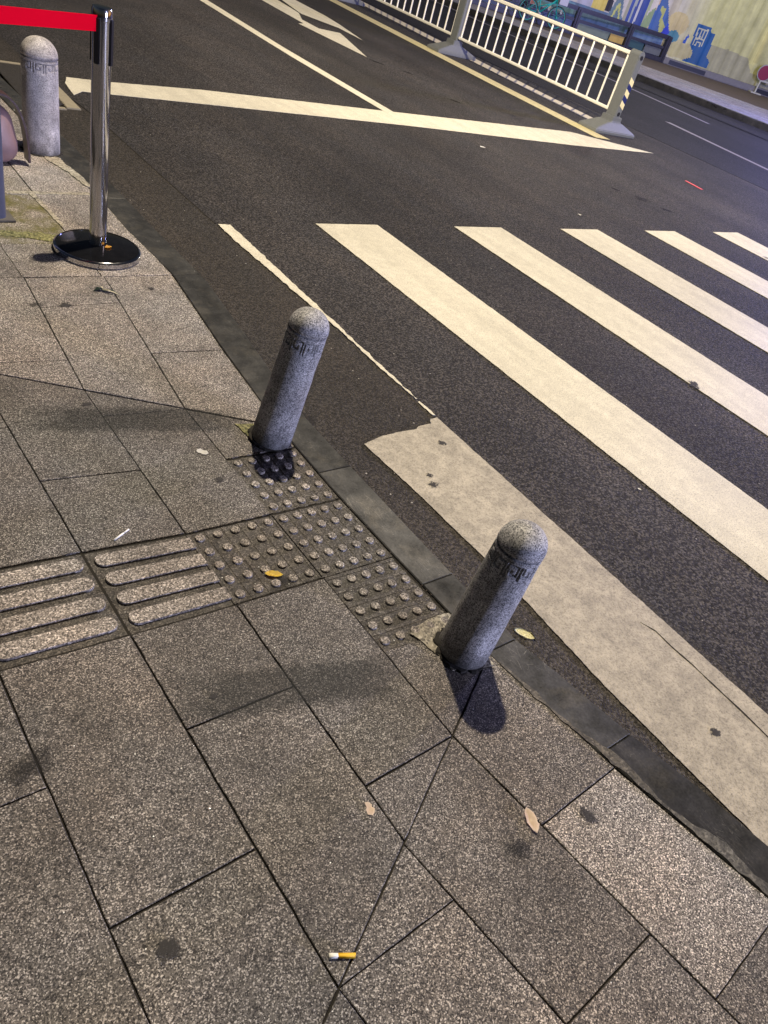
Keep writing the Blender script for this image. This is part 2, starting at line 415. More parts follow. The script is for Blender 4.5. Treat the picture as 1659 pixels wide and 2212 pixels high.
# upper-left fan of the corner
L2 = lin((-.214, 1.702), (-.316, .626)); L1 = lin((-.553, 1.707), (-.613, .818))
L0 = lambda y: L1(y)-.305; Lm = lambda y: L1(y)-.61; Ln = lambda y: L1(y)-.915
column(L2, inn, [1.695, (1.022, 1.0), .36], 'L', {0: 1.06, 1: .98})
column(L1, L2, [1.70, (1.436, 1.447), .50], 'L', {0: 1.0, 1: 1.02})
column(L0, L1, [(1.72, 1.707), (1.057, 1.026), .7], 'L', {0: 1.05})
column(Lm, L0, [1.72, 1.25, .8], 'L'); column(Ln, Lm, [1.72, 1.5, .9], 'L')
Lup = lambda y: -.2225; Lup1 = lambda y: -.555
column(Lup, inn, [8, 6.6, 5.4, 4.3, 3.6, 2.655, 1.695], 'L', {4: 1.40, 5: 1.35})
column(Lup1, Lup, [8, 6.9, 5.6, 4.5, 3.7, (2.642, 2.65), 2.04], 'L', {4: 1.25, 5: 1.25}, {5: 1.0, 4: .25})
column(lambda y: -.558, Lup, [2.04, (1.707, 1.70)], 'L', {0: 1.12})
column(lambda y: -.92, Lup1, [8, 6.4, 5, 3.4, 2.655, 2.04, 1.71], 'L', None, {4: .9, 3: .3})
column(lambda y: -1.4, lambda y: -.92, [8, 6, 4, 2.9, 2.2, 1.71], 'L')
# middle
X = [-.297, -.597, -.898, -1.196, -1.50, -1.80, -2.10, -2.4]
c = lambda v: (lambda y: v)
M2 = lin((-.316, .626), (-.292, -.923))
M1 = lin((-.613, .818), (-.578, -1.085))
M0 = lin((-.909, .6), (-.868, -1.244))
Mm = lin((-1.203, .05), (-1.187, -.93))
column(M2, inn, [.9, (.308, .303)], 'M', {0: 1.0})
column(M2, inn, [(-.618, -.640), -1.0], 'M', {0: 1.02})
column(M1, M2, [1.0, (.65, .624), (.008, .003)], 'M', {0: .98, 1: .88})
column(M1, M2, [(-.306, -.311), (-.929, -.923)], 'M', {0: .95})
column(M1, M2, [(-.931, -.925), -1.3], 'M', {0: 1.0})
column(M0, M1, [1.1, (.368, .334), (.034, .010)], 'M', {0: .9, 1: .86})
column(M0, M1, [(-.293, -.305), (-.609, -.612), -1.4], 'M', {0: .93, 1: .98})
column(Mm, M0, [1.3, .66, (.056, .036)], 'M', {0: .95, 1: .9})
column(Mm, M0, [(-.277, -.293), (-.935, -.935), -1.5], 'M', {0: 1.0, 1: 1.03})
column(c(-1.5), Mm, [1.5, .7, .06], 'M'); column(c(-1.5), Mm, [-.27, -.61, -1.25, -2], 'M', {0: 1.02, 1: .97})
column(c(-1.8), c(-1.5), [1.9, 1.2, .5, .08], 'M'); column(c(-1.8), c(-1.5), [-.25, -.9, -1.5, -2.4], 'M')
column(c(-2.1), c(-1.8), [1.9, .9, .08], 'M'); column(c(-2.1), c(-1.8), [-.25, -.7, -1.3, -2.4], 'M')
# lower-right fan
R2 = lin((-.292, -.923), (-.184, -1.69)); R1 = lin((-.583, -1.085), (-.513, -1.536))
R0 = lin((-.868, -1.244), (-.740, -2.1)); Rm = lambda y: R0(y)-.31
column(R2, inn, [-.70, (-1.219, -1.207), (-1.692, -1.674), -2.3, -3], 'R', {0: 1.0, 1: 1.75, 2: 1.0})
column(R1, R2, [-.85, (-1.539, -1.527), -2.2, -3], 'R', {0: .86, 1: 1.1})
column(R0, R1, [-1.0, (-1.245, -1.238), -1.95, -3], 'R', {0: 1.02, 1: 1.22})
column(Rm, R0, [-1.1, -1.9, -3], 'R'); 
pavement = pav.build('pavement', G_SLAB); tag(pavement, kind='structure')
outer_pav = Prisms()
for i in range(3):
    for j in range(4):
        outer_pav.add(inset([(-5.1+i, -3+j*2), (-4.1+i, -3+j*2), (-4.1+i, -1+j*2), (-5.1+i, -1+j*2)], .003), -.06, 0, .002, random.uniform(.9, 1.1))
tag(outer_pav.build('side_pavement', G_SLAB), kind='structure')

# cement fills round the bollards
def patch(name, poly, z, mat, label=None, amp=0.006):
    o = sheet(name, rough_edge(poly, 0.012, amp, random.random()*9), z, mat, thick=0.004); return o
tag(patch('cement_fill', [(-.185, -.60), (-.135, -.585), (-.062, -.578), (-.020, -.585), (-.014, -.66), (-.02, -.80), (-.10, -.78), (-.152, -.76), (-.155, -.70)], 0.0036, CEMENT), kind='structure')
tag(patch('cement_fill', [(-.185, .489), (-.06, .452), (-.03, .34), (-.09, .315), (-.155, .325), (-.172, .40)], 0.0036, MOSSY), kind='structure')
tag(patch('mortar_line', [(.012, 3.25), (.085, 3.20), (.115, 2.93), (.118, 2.76), (.085, 2.78), (.060, 2.98), (.0, 3.16)], 0.0052, CEMENT, amp=.012), kind='structure')
tag(patch('mortar_line', [(-.25, 2.66), (-.222, 2.66), (-.212, 2.45), (-.205, 2.25), (-.222, 2.22), (-.236, 2.45)], 0.0036, CEMENT, amp=.008), kind='structure')
tag(patch('mortar_line', [(-.36, 2.668), (.07, 2.682), (.075, 2.645), (-.2, 2.637), (-.36, 2.630)], 0.0030, CEMENT, amp=.008), kind='structure')
DUST = granite('kerb_dust', (0.05, 0.047, 0.04), (0.105, 0.098, 0.083), (0.20, 0.185, 0.16), spark=False, use_attr=False, grain=120)
yy_ = [-.80, -.90, -1.0, -1.10, -1.18, -1.26, -1.34, -1.42, -1.50, -1.60, -1.75, -1.9]; ww_ = [.010, .022, .014, .018, .040, .030, .014, .022, .050, .030, .045, .03]
tag(patch('kerb_dust', [(at(INN, y)+.005, y) for y in yy_]+[(at(INN, y)+w_, y) for y, w_ in zip(yy_[::-1], ww_[::-1])], 0.0038, DUST, amp=.007), kind='structure')
tag(patch('moss_patch', [(-.535, 2.13), (-.43, 2.10), (-.30, 2.06), (-.24, 2.07), (-.25, 2.12), (-.36, 2.16), (-.52, 2.18)], 0.0022, MOSSY, amp=.02), kind='structure')

# ------------------------------------------------------------------ tactile tiles
def bilin(q, u, v):
    a, b, c_, d = [Vector(p) for p in q]      # far-left, far-right, near-right, near-left
    return (a*(1-u)+b*u)*(1-v)+(d*(1-u)+c_*u)*v
def dotted_tile(q, label, furrow):
    t = Prisms(); t.add(inset(q, .0025), -.06, -0.0035, .002, .92)
    vs, fs = t.v, t.f
    for i in range(5):
        for j in range(5):
            p = bilin(q, .1+.2*i, .1+.2*j)
            pv, pf = lathe([(.0155, -.0040), (.0150, .0010), (.0142, .0028), (.0125, .0036), (.0002, .0037)], 18)
            b = len(vs); vs += [(x+p.x, y+p.y, z) for x, y, z in pv]; fs += [tuple(k+b for k in f) for f in pf]
            t.t += [random.uniform(2.8, 3.6)]*len(pf); t.m += [0]*len(pf)
    # saw-cut grooves between the rows: shallow ridges
    for k in range(6):
        if furrow == 'y': a, b2 = bilin(q, .012+.195*k, .01), bilin(q, .012+.195*k, .99)
        else: a, b2 = bilin(q, .01, .012+.195*k), bilin(q, .99, .012+.195*k)
        d = (b2-a).normalized(); n = Vector((-d.y, d.x))*.0065
        t.add([tuple(a-n), tuple(b2-n), tuple(b2+n), tuple(a+n)], -.01, -.0022, .0008, random.uniform(.95, 1.2))
    o = t.build('tactile_tile', G_TILE); tag(o, label, 'tactile tile', 'tactile paving tiles along the pavement edge')
    return o
Q1 = [(-.306, .305), (-.036, .300), (-.040, -.004), (-.303, .003)]
Q1r = [(-.3105, .305), (-.038, .300), (-.042, -.004), (-.3065, .003)]
dotted_tile(Q1r, 'dotted tactile tile at the foot of the bollard nearest the long worn line', 'y')
dotted_tile([(-.3065, 0), (-.041, -.006), (-.034, -.314), (-.3015, -.309)], 'dotted tactile tile beside the kerb, middle one of the three in the kerbside row', 'y')
dotted_tile([(-.3015, -.312), (-.033, -.318), (-.020, -.636), (-.2968, -.617)], 'dotted tactile tile beside the nearest leaning bollard with pale cement at its corner', 'x')
dotted_tile([(-.598, .006), (-.3065, 0), (-.3018, -.307), (-.5925, -.303)], 'dotted tactile tile with a yellow leaf on it between barred tile and kerbside dotted tiles', 'y')
def barred_tile(q, label, gapl=.055, gapr=0.0):
    t = Prisms(); t.add(inset(q, .0025), -.06, -0.0050, .002, .95)
    for k in range(4):
        v0, v1 = .070+.235*k, .070+.235*k+.150
        pts = []
        u0 = gapl; u1 = 1-gapr
        r = (v1-v0)/2
        for a in range(9):                       # rounded left end
            th = math.pi/2+math.pi*a/8
            pts.append(tuple(bilin(q, u0+r+r*math.cos(th), (v0+v1)/2-r*math.sin(th))))
        if gapr > 0:
            for a in range(9):
                th = -math.pi/2+math.pi*a/8
                pts.append(tuple(bilin(q, u1-r+r*math.cos(th), (v0+v1)/2-r*math.sin(th))))
        else: pts += [tuple(bilin(q, u1, v1)), tuple(bilin(q, u1, v0))]
        t.add(pts, -.01, .0036, .0009, random.uniform(3.3, 3.7))
        # rough sawn ledge behind each bar
    o = t.build('tactile_tile', G_TILE); tag(o, label, 'tactile tile', 'tactile paving tiles along the pavement edge'); return o
barred_tile([(-.8965, .034), (-.598, .008), (-.5925, -.303), (-.8891, -.293)], 'barred tactile tile with four raised bars directly left of the dotted tile with yellow leaf', .06, 0.0)
barred_tile([(-1.203, .055), (-.8965, .036), (-.8891, -.291), (-1.1975, -.277)], 'barred tactile tile at the left picture edge, outermost of the barred tiles', .02, .045)

# ------------------------------------------------------------------ road markings
MZ = RZ+0.0045
def mark(name, poly, mat, z=MZ, amp=.0035, step=.03, seed=0, skip=()):
    return tag(sheet(name, rough_edge(poly, step, amp, seed, skip), z, mat, thick=0.002), kind='structure')
x0 = 1.4175
for k in range(0, 8):
    a = x0+1.2229*k; b = a+.5025; yf = 2.445-.006*k
    mark('crossing_stripe', [(a, yf), (b, yf-.003), (b+.0-.17*0, -7), (a, -7)], P_WHITE, seed=k*3.7)
# first stripe, half lost under the gutter repair
stripe0 = [(.290, .292), (.350, .306), (.409, .319), (.50, .322), (.588, .320), (.61, .334), (.684, .336), (.690, .350), (.705, .367), (.745, .369), (.752, -1.33), (.775, -4), (.56, -4), (.315, -1.62), (.303, -.99), (.325, -.47), (.31, 0)]
mark('crossing_stripe', stripe0, P_DIRTY, z=RZ+.0065, amp=.0035, step=.012, seed=31)
mark('paint_crack', [(.655, -.87), (.679, -.92), (.676, -1.0), (.680, -1.08), (.677, -1.144), (.676, -1.273), (.668, -1.40), (.66, -1.6), (.655, -1.6), (.663, -1.40), (.669, -1.273), (.672, -1.144), (.674, -1.07), (.670, -1.0), (.674, -.925)], JOINT, z=RZ+.0072, amp=.002, step=.01, seed=77)
mark('asphalt_seam', [(.708, 2.42), (.702, 3.2), (.695, 4.2), (.64, 4.72), (.630, 4.72), (.682, 4.2), (.690, 3.2), (.699, 2.42)], JOINT, z=RZ+.0040, amp=.005, step=.012, seed=78)
mark('worn_line', [(.712, 2.405), (.790, 2.400), (.772, 1.6), (.758, .9), (.750, .52), (.742, .52), (.735, .8), (.742, 1.1), (.728, 1.5), (.722, 1.7), (.716, 1.9), (.704, 2.2)], P_WHITE, z=RZ+.0065, amp=.009, step=.018, seed=4)
mark('worn_line', [(.735, .495), (.748, .50), (.750, .385), (.738, .39)], P_WHITE, z=RZ+.0065, amp=.006, step=.015, seed=14)
mark('stop_line', [(.694, 4.729), (.80, 4.86), (2.01, 4.925), (4.2, 5.03), (7.03, 5.07), (8.97, 5.17), (7.70, 5.73), (4.04, 5.49), (2.03, 5.37), (1.12, 5.225), (.80, 5.216), (.73, 5.02)], P_WHITE, amp=.006, seed=8)
mark('lane_line', [(4.225, 5.46), (4.372, 5.435), (4.43, 8.0), (4.60, 10.7), (5.4, 20), (5.8, 26), (5.6, 26), (5.2, 20), (4.42, 10.7), (4.255, 7.5)], P_WHITE, z=MZ+.0006, seed=9)
mark('edge_line', [(1.30, 9.4), (1.62, 9.3), (2.25, 12), (4, 20), (3.7, 20), (1.95, 12)], P_WHITE, seed=10)
mark('yellow_line', [(8.15, 5.62), (8.45, 5.60), (8.68, 8.15), (8.98, 11.2), (9.9, 20), (9.55, 20), (8.65, 11.2), (8.34, 8.1)], P_YELLOW, z=MZ+.0006, seed=11)
mark('cream_line', [(9.16, 6.25), (9.46, 6.20), (9.68, 8.4), (10.0, 10.6), (10.28, 12.6), (11.3, 20), (10.9, 20), (9.92, 12.4), (9.62, 10.4), (9.32, 8.1)], P_CREAM, seed=17)
tag(sheet('far_road', [(9.95, -60), (19.5, -60), (19.0, 20), (14, 60), (14.2, 60), (11.2, 18), (10.25, 11.5)], RZ+.003, ASPH_FAR, thick=.002), kind='structure')
mark('lane_line', [(12.18, -8), (12.30, -8), (12.30, 5), (12.74, 7.52), (12.60, 7.55), (12.16, 5)], P_GREY, seed=12)
mark('lane_line', [(14.98, 8.1), (15.10, 8.1), (15.66, 11.4), (17, 22), (16.88, 22), (15.54, 11.4)], P_GREY, seed=13)
# turn arrow: straight shaft with a head and a second branching head
mark('turn_arrow', [(6.06, 8.40), (6.66, 10.0), (6.26, 10.02), (6.27, 10.55), (6.60, 11.2), (6.75, 12.2), (7.3, 14), (7.0, 14), (6.58, 12.8), (6.19, 11.75), (6.09, 10.2), (5.93, 10.1)], P_WHITE, amp=.006, seed=21)
mark('turn_arrow', [(6.62, 11.15), (6.95, 10.5), (6.93, 9.75), (7.23, 10.9), (7.34, 11.5), (7.45, 13.2), (7.3, 14), (7.05, 12.9)], P_WHITE, z=MZ+.0008, amp=.006, seed=22)

# ------------------------------------------------------------------ stone bollards
def key_band(u, v):
    """meander carving: 1 inside a cut; u in cells, v 0..1"""
    x = (u % 1.0); c_ = int(math.floor(u))
    if c_ % 2: x = 1-x
    def seg(x0_, x1_, y0_, y1_): return x0_ <= x <= x1_ and y0_ <= v <= y1_
    w = .11
    return (seg(.04, .04+w, .0, 1.0) or seg(.04, .84, .87, 1.0) or seg(.71, .84, .28, 1.0) or seg(.36, .84, .28, .41) or seg(.36, .49, .28, .66) or seg(.93, 1.0, 0, 1.0))
def bollard(loc, h, rb, rt, lean_dir, lean, label, seed, rz=0, stone=None):
    t = empty('bollard', (loc[0], loc[1], -0.02), label, 'bollard', 'stone bollards along the kerb')
    t.rotation_euler = (0, 0, 0)
    ax = Vector((-lean_dir[1], lean_dir[0], 0)) if lean else Vector((1, 0, 0))
    t.rotation_mode = 'QUATERNION'
    t.rotation_quaternion = Matrix.Rotation(lean, 3, ax).to_quaternion()
    H = h+.02
    zs = [0, .004, .02]; z = .06
    dome = rt*1.0; zg = H-dome*1.05           # groove height
    while z < zg-.08: zs.append(z); z += .03
    b0, b1 = zg-.062, zg-.014
    z = zg-.075
    while z < zg-.0015: zs.append(z); z += .0014
    prof = [(z_, None) for z_ in zs]
    top = [(zg-.001, -.001), (zg, -.006), (zg+.0035, -.007), (zg+.006, -.005), (zg+.0075, .001)]
    vs, fs, cv = [], [], []; seg = 300
    cells = 10
    rows = []
    for z_ in zs:
        rr = rb+(rt-rb)*z_/zg
        rows.append((z_, rr))
    for z_, dr in top: rows.append((z_, rt+dr))
    for k in range(1, 15):
        a = math.pi/2*k/14.3
        rows.append((zg+.0075+dome*.97*math.sin(a), (rt+.001)*math.cos(a)**.92))
    nr = len(rows)
    for i in range(seg):
        th = 2*math.pi*i/seg
        for (z_, rr) in rows:
            hit = b0 <= z_ <= b1 and key_band(cells*i/seg, (z_-b0)/(b1-b0)); d = -.0040 if hit else 0
            if z_ < zg and z_ > .03:
                q = Vector((math.cos(th)*rr, math.sin(th)*rr, z_))
                d += .0010*noise.noise(q*45+Vector((seed, 0, 0)))
                c_ = noise.noise(q*17+Vector((seed*3, 1, 0)))
                if c_ > .42: d -= .003*(c_-.42)/.3
            vs.append(((rr+d)*math.cos(th), (rr+d)*math.sin(th), z_)); cv.append(1.0 if hit or zg-.0015 < z_ < zg+.0065 else 0.0)
    for i in range(seg):
        j = (i+1) % seg
        for k in range(nr-1): fs.append((i*nr+k, j*nr+k, j*nr+k+1, i*nr+k+1))
    b = len(vs); vs.append((0, 0, rows[-1][0]+.0012))
    for i in range(seg): fs.append((i*nr+nr-1, ((i+1) % seg)*nr+nr-1, b))
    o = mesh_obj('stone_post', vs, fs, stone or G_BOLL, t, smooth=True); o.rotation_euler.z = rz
    cv.append(0.0); o.data.attributes.new('carve', 'FLOAT', 'POINT').data.foreach_set('value', cv)
    # dark mud ring where the post enters the paving
    pv, pf = lathe([(rb+.010, .021), (rb+.006, .0255), (rb-.004, .027), (rb-.01, .02)], 48)
    pv = [((x*(1+.16*noise.noise(Vector((x*60, y*60, seed))))), y*(1+.16*noise.noise(Vector((x*60, y*60, seed)))), z_) for x, y, z_ in pv]
    mr = mesh_obj('base_joint', pv, pf, JOINT, t)
    return t
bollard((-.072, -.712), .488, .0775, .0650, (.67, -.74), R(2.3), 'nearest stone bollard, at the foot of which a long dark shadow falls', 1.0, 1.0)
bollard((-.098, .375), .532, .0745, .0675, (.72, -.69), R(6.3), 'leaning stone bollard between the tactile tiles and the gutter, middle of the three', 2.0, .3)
bollard((.022, 3.31), .590, .100, .094, (1, 0), R(0), 'stone bollard far left, brightened in colour as if lit, beside the drain grate and pink bag', 3.0, .9, G_BOLL_LIT)

# ------------------------------------------------------------------ queue post with red belt
CHROME = Mat('chrome'); CHROME.color((.50, .50, .53)); CHROME.metal(1.0); CHROME.rough(CHROME.ramp(CHROME.noise(30, 4), [(.3, .07), (.7, .14)])); CHROME = CHROME.m
BLACKG = simple('black_plastic', (.010, .010, .012), .28, var=.3)
BLACKD = simple('dusty_black_enamel', (.008, .008, .009), .09, var=.6, scale=25)
BELT = simple('red_webbing', (1.0, .0, .022), .9, var=.04, scale=300)
st = empty('queue_post', (-.152, 1.945, 0), 'chrome queue barrier post with a black round base and a red belt', 'barrier post')
BELT.node_tree.nodes['Principled BSDF'].inputs['Specular IOR Level'].default_value = .1
def lobj(name, prof, mat, parent, seg=64, smooth=True):
    v, f = lathe(prof, seg); o = mesh_obj(name, v, f, mat, parent, smooth)
    if smooth:
        for e in o.data.edges: pass
        o.data.set_sharp_from_angle(angle=R(35))
    return o
lobj('base_rim', [(.0, .0), (.186, .0), (.194, .006), (.195, .026), (.188, .033), (.184, .034), (.184, .030)], CHROME, st, 96)
lobj('base_cover', [(.0001, .048), (.05, .046), (.12, .040), (.170, .034), (.1845, .0305)], BLACKD, st, 96)
lobj('pole', [(.0385, .044), (.0385, .955)], CHROME, st, 64)
hd = lobj('belt_head', [(.0390, .80), (.0390, .955), (.0405, .957), (.0405, .992), (.038, 1.000), (.0001, 1.001)], CHROME, st, 64)
bm = bmesh.new()
for a in (R(223), R(313), R(43), R(133)):
    m_ = Matrix.Rotation(a, 4, 'Z')
    box(bm, .040, 0, .885, .010, .024, .165, .003, m_)
bm_obj('belt_slot', bm, BLACKG, st)
# belt: from the cassette to the left, following the line seen in the photograph
bd = Vector((-.9616, -.274, 0)).normalized()
n = 30; vs, fs = [], []
for i in range(n+1):
    s = 2.4*i/n; x, y = -.030+bd.x*s, -.027+bd.y*s
    sag = -.012*math.sin(math.pi*min(1, s/2.4))
    for dz in (-.028, .028):
        for dn_ in (-.0007, .0007): vs.append((x-bd.y*dn_, y+bd.x*dn_, .946+dz+sag))
for i in range(n):
    a = i*4; b = a+4
    fs += [(a, b, b+2, a+2), (a+1, a+3, b+3, b+1), (a, a+1, b+1, b), (a+2, b+2, b+3, a+3)]
fs += [(0, 2, 3, 1), (n*4, n*4+1, n*4+3, n*4+2)]
mesh_obj('belt', vs, fs, BELT, st)
DEBRIS = simple('orange_scrap', (.75, .42, .07), .6, var=.3, scale=90)
def flake(name, outline, loc, rz, mat, label, cat, curl=.3, thick=.0008, z=0.001, scale=1.0, vein=None, group=None, lift=0.0):
    """a thin curled leaf or scrap with its own thickness"""
    bm = bmesh.new(); vs = []
    cx = sum(p[0] for p in outline)/len(outline); cy = sum(p[1] for p in outline)/len(outline)
    def P(u):
        pts = []
        for p in outline: pts.append((cx+(p[0]-cx)*u, cy+(p[1]-cy)*u))
        return pts
    rings = []
    for u in (1.0, .7, .4, .12):
        rings.append([bm.verts.new((p[0]*scale, p[1]*scale, 0)) for p in P(u)])
    k = len(outline)
    for a, b in zip(rings, rings[1:]):
        for i in range(k):
            j = (i+1) % k; bm.faces.new((a[i], a[j], b[j], b[i]))
    bm.faces.new(rings[-1])
    W = max(abs(p[1]-cy) for p in outline)*scale; Lh = max(abs(p[0]-cx) for p in outline)*scale
    for v in bm.verts:
        q = (v.co.y-cy*scale)/W; w_ = (v.co.x-cx*scale)/Lh
        v.co.z = curl*W*(q*q)*.9 + curl*Lh*.25*w_*w_ + .0012*noise.noise(v.co*120) + .0012 + lift*(w_+1)*.5
    r = bmesh.ops.solidify(bm, geom=bm.faces[:], thickness=thick)
    o = bm_obj(name, bm, mat, None, True); o.location = (loc[0], loc[1], z); o.rotation_euler.z = rz
    return tag(o, label, cat, group)
scrap = flake('leaf_scrap', [(-.02, -.012), (.0, -.018), (.02, -.010), (.03, .006), (.014, .012), (.006, .022), (-.012, .012), (-.026, .004)], (-.135+.012, 1.945-.052, 0), .3, DEBRIS, 'small orange scrap lying on the black base of the queue post', 'scrap', z=.047, scale=.8)

# ------------------------------------------------------------------ blue-grey post at the left edge, and the bag behind it
POSTP = simple('blue_grey_paint', (.07, .08, .125), .42, var=.12)
bp_ = empty('steel_post', (-.493, 2.338, 0), 'blue grey painted steel post standing on mossy slab at left edge', 'post')
bm = bmesh.new(); tube(bm, (0, 0, 0), (0, 0, 2.6), .047, 40); bm_obj('pole', bm, POSTP, bp_, True).data.set_sharp_from_angle(angle=R(35))
bm = bmesh.new(); box(bm, .01, 0, .005, .13, .13, .010, .002); 
bm_obj('base_plate', bm, simple('rusty_steel', (.09, .085, .08), .7, var=.4), bp_)
BAGM = simple('pink_leather', (.26, .17, .18), .45, var=.10, scale=60); STRAPM = simple('brown_leather', (.060, .032, .032), .35, var=.2)
bag = empty('handbag', (-.285, 3.10, 0), 'glossy dusky pink bag with a dark brown strap standing behind the steel post', 'bag')
bm = bmesh.new(); bmesh.ops.create_uvsphere(bm, u_segments=48, v_segments=28, radius=1)
for v in bm.verts:
    x, y, z = v.co
    sq = lambda t, p: math.copysign(abs(t)**p, t)
    v.co = Vector((sq(x, .75)*.115, sq(y, .8)*.085, (sq(z, .7)*.145)+.145))
    w_ = 1-.28*max(0, (v.co.z-.12)/.17); v.co.x *= w_; v.co.y *= w_*1.0
    v.co.x += .010*math.sin(v.co.z*30)*.5
    v.co += Vector((1, 1, 0))*.004*noise.noise(v.co*22)
bm_obj('bag_body', bm, BAGM, bag, True)
vs, fs = [], []; nS = 26
for i in range(nS+1):
    a = math.pi*(-.03+.62*i/nS)
    p = Vector((.155*max(0, math.cos(a))**.75-.10*max(0, -math.cos(a)), -.02, .02+.33*math.sin(a)**.9 if a > 0 else .02))
    for (w_, t_) in ((-.042, 0), (.042, 0), (.042, .011), (-.042, .011)):
        vs.append((p.x+math.cos(a)*t_, p.y+w_, p.z+max(0, math.sin(a))*t_))
for i in range(nS):
    b = i*4
    for k in range(4): fs.append((b+k, b+(k+1) % 4, b+4+(k+1) % 4, b+4+k))
fs += [(0, 3, 2, 1), tuple(nS*4+k for k in range(4))]
mesh_obj('strap', vs, fs, STRAPM, bag)

# ------------------------------------------------------------------ drain
dr = empty('drain_cover', (.45, 4.9, RZ), 'dark slotted drain grate in a concrete frame behind the far left bollard', 'drain cover')
DCON = simple('drain_concrete', (.28, .25, .18), .85, var=.3, scale=60); IRON = simple('cast_iron', (.05, .045, .035), .6, var=.4)
bm = bmesh.new()
box(bm, .140, -.25, .004, .10, .55, .016, .003)
bm_obj('frame_side', bm, DCON, dr)
bm = bmesh.new(); box(bm, -.04, .50, .004, .30, .05, .016, .003); bm_obj('frame_end', bm, DCON, dr)
bm = bmesh.new(); box(bm, .03, -.545, .004, .10, .035, .016, .003); bm_obj('frame_end', bm, DCON, dr)
bm = bmesh.new(); box(bm, -.04, 0, -.004, .30, .93, .012)
for i in range(31): box(bm, -.035, -.45+.03*i, .006, .28, .014, .012, .002)
bm_obj('grate', bm, IRON, dr)
dr.rotation_euler.z = R(-2)

# ------------------------------------------------------------------ railing on the median
FW = simple('white_rail_paint', (.86, .84, .76), .45, var=.12); FG = simple('grey_post_paint', (.145, .155, .16), .45, var=.18)
HOLE = simple('dark_hole', (.006, .006, .008), .8); NAVY = simple('navy_reflector', (.02, .03, .14), .3); CREAMR = simple('cream_reflector', (.85, .75, .42), .3)
FD = Vector((.088, 1, 0)).normalized(); FN = Vector((-FD.y, FD.x, 0))      # along the railing; towards our side is +FN (that is -x)
F0 = Vector((8.92, 6.06, RZ)); fa = math.atan2(FD.y, FD.x)
rail_root = empty('road_railing', F0, 'white vertical bar railing with grey posts standing on the cream median strip', 'railing', None, fa)
# local frame: x along the railing (away), y towards our pavement, z up
def fpost(x):
    bm = bmesh.new()
    # post: 0.20 along the railing, 0.15 across, rounded top across
    prof = []
    hw, hd_ = .100, .058
    box(bm, 0, 0, .17+.425, hw*2, hd_*2, .85, .012)
    g = bmesh.ops.create_cone(bm, cap_ends=True, segments=32, radius1=hd_, radius2=hd_, depth=hw*2-.012)['verts']
    for v in g: v.co = Matrix.Translation((0, 0, 1.02)) @ Matrix.Rotation(math.pi/2, 4, 'Y') @ v.co
    p = bm_obj('post', bm, FG, rail_root); p.location.x = x
    bm = bmesh.new()
    def loop(hx, hy, z): return [bm.verts.new((sx*hx, sy*hy, z)) for sx, sy in ((-1, -1), (1, -1), (1, 1), (-1, 1))]
    L_ = [loop(.19, .44, 0), loop(.19, .44, .045), loop(.17, .39, .07), loop(.125, .16, .15), loop(.118, .10, .165), loop(.118, .10, .23)]
    for a, b in zip(L_, L_[1:]):
        for i in range(4): bm.faces.new((a[i], a[(i+1) % 4], b[(i+1) % 4], b[i]))
    bm.faces.new(L_[0]); bm.faces.new(L_[-1])
    bmesh.ops.bevel(bm, geom=[e for e in bm.edges], offset=.008, segments=2, affect='EDGES')
    f = bm_obj('foot', bm, FG, p)
    for z in (1.0, .27):
        bm = bmesh.new()
        g = bmesh.ops.create_cone(bm, cap_ends=True, segments=24, radius1=.028, radius2=.028, depth=.006)['verts']
        for v in g: v.co = Matrix.Translation((-hw-.001, 0, z)) @ Matrix.Rotation(math.pi/2, 4, 'Y') @ v.co
        bm_obj('bolt_hole', bm, HOLE, p)
    if x > 1: return p
    # chevron strip on the face towards the crossing
    bn, bc = bmesh.new(), bmesh.new()
    z = .33; k = 0
    while z < .64:
        b_ = bn if k % 2 else bc
        vs_ = [b_.verts.new((-hw-.003, y, zz)) for y, zz in ((-.045, z), (.045, z+.05), (.045, z+.125), (-.045, z+.075))]
        vt_ = [b_.verts.new((-hw+.002, v.co.y, v.co.z)) for v in vs_]
        b_.faces.new(vs_); b_.faces.new(vt_[::-1])
        for i in range(4): b_.faces.new((vs_[i], vs_[(i+1) % 4], vt_[(i+1) % 4], vt_[i]))
        z += .075; k += 1
    bm_obj('chevron_strip', bn, NAVY, p); bm_obj('reflective_strip', bc, CREAMR, p)
    return p
SP = 4.16
def fpanel(x0_, x1_, nb):
    bm = bmesh.new()
    xm = (x0_+x1_)/2; L = x1_-x0_
    box(bm, xm, 0, 1.012, L, .045, .055, .012); box(bm, xm, 0, .285, L, .045, .045, .010)
    p = bm_obj('rail_frame', bm, FW, rail_root)
    bmb = bmesh.new(); 
    tube(bmb, (0, 0, .28), (0, 0, .99), .0155, 14)
    first = bm_obj('bar', bmb, FW, p, True); first.data.set_sharp_from_angle(angle=R(40))
    for i in range(nb):
        o = first if i == 0 else first.copy()
        if i: C.objects.link(o); o.parent = p
        o.location.x = x0_+.055+(L-.11)*i/(nb-1)
    return p
for k in range(3): fpost(k*SP)
for k in range(3): fpanel(k*SP+.10, (k+1)*SP-.10, 17)

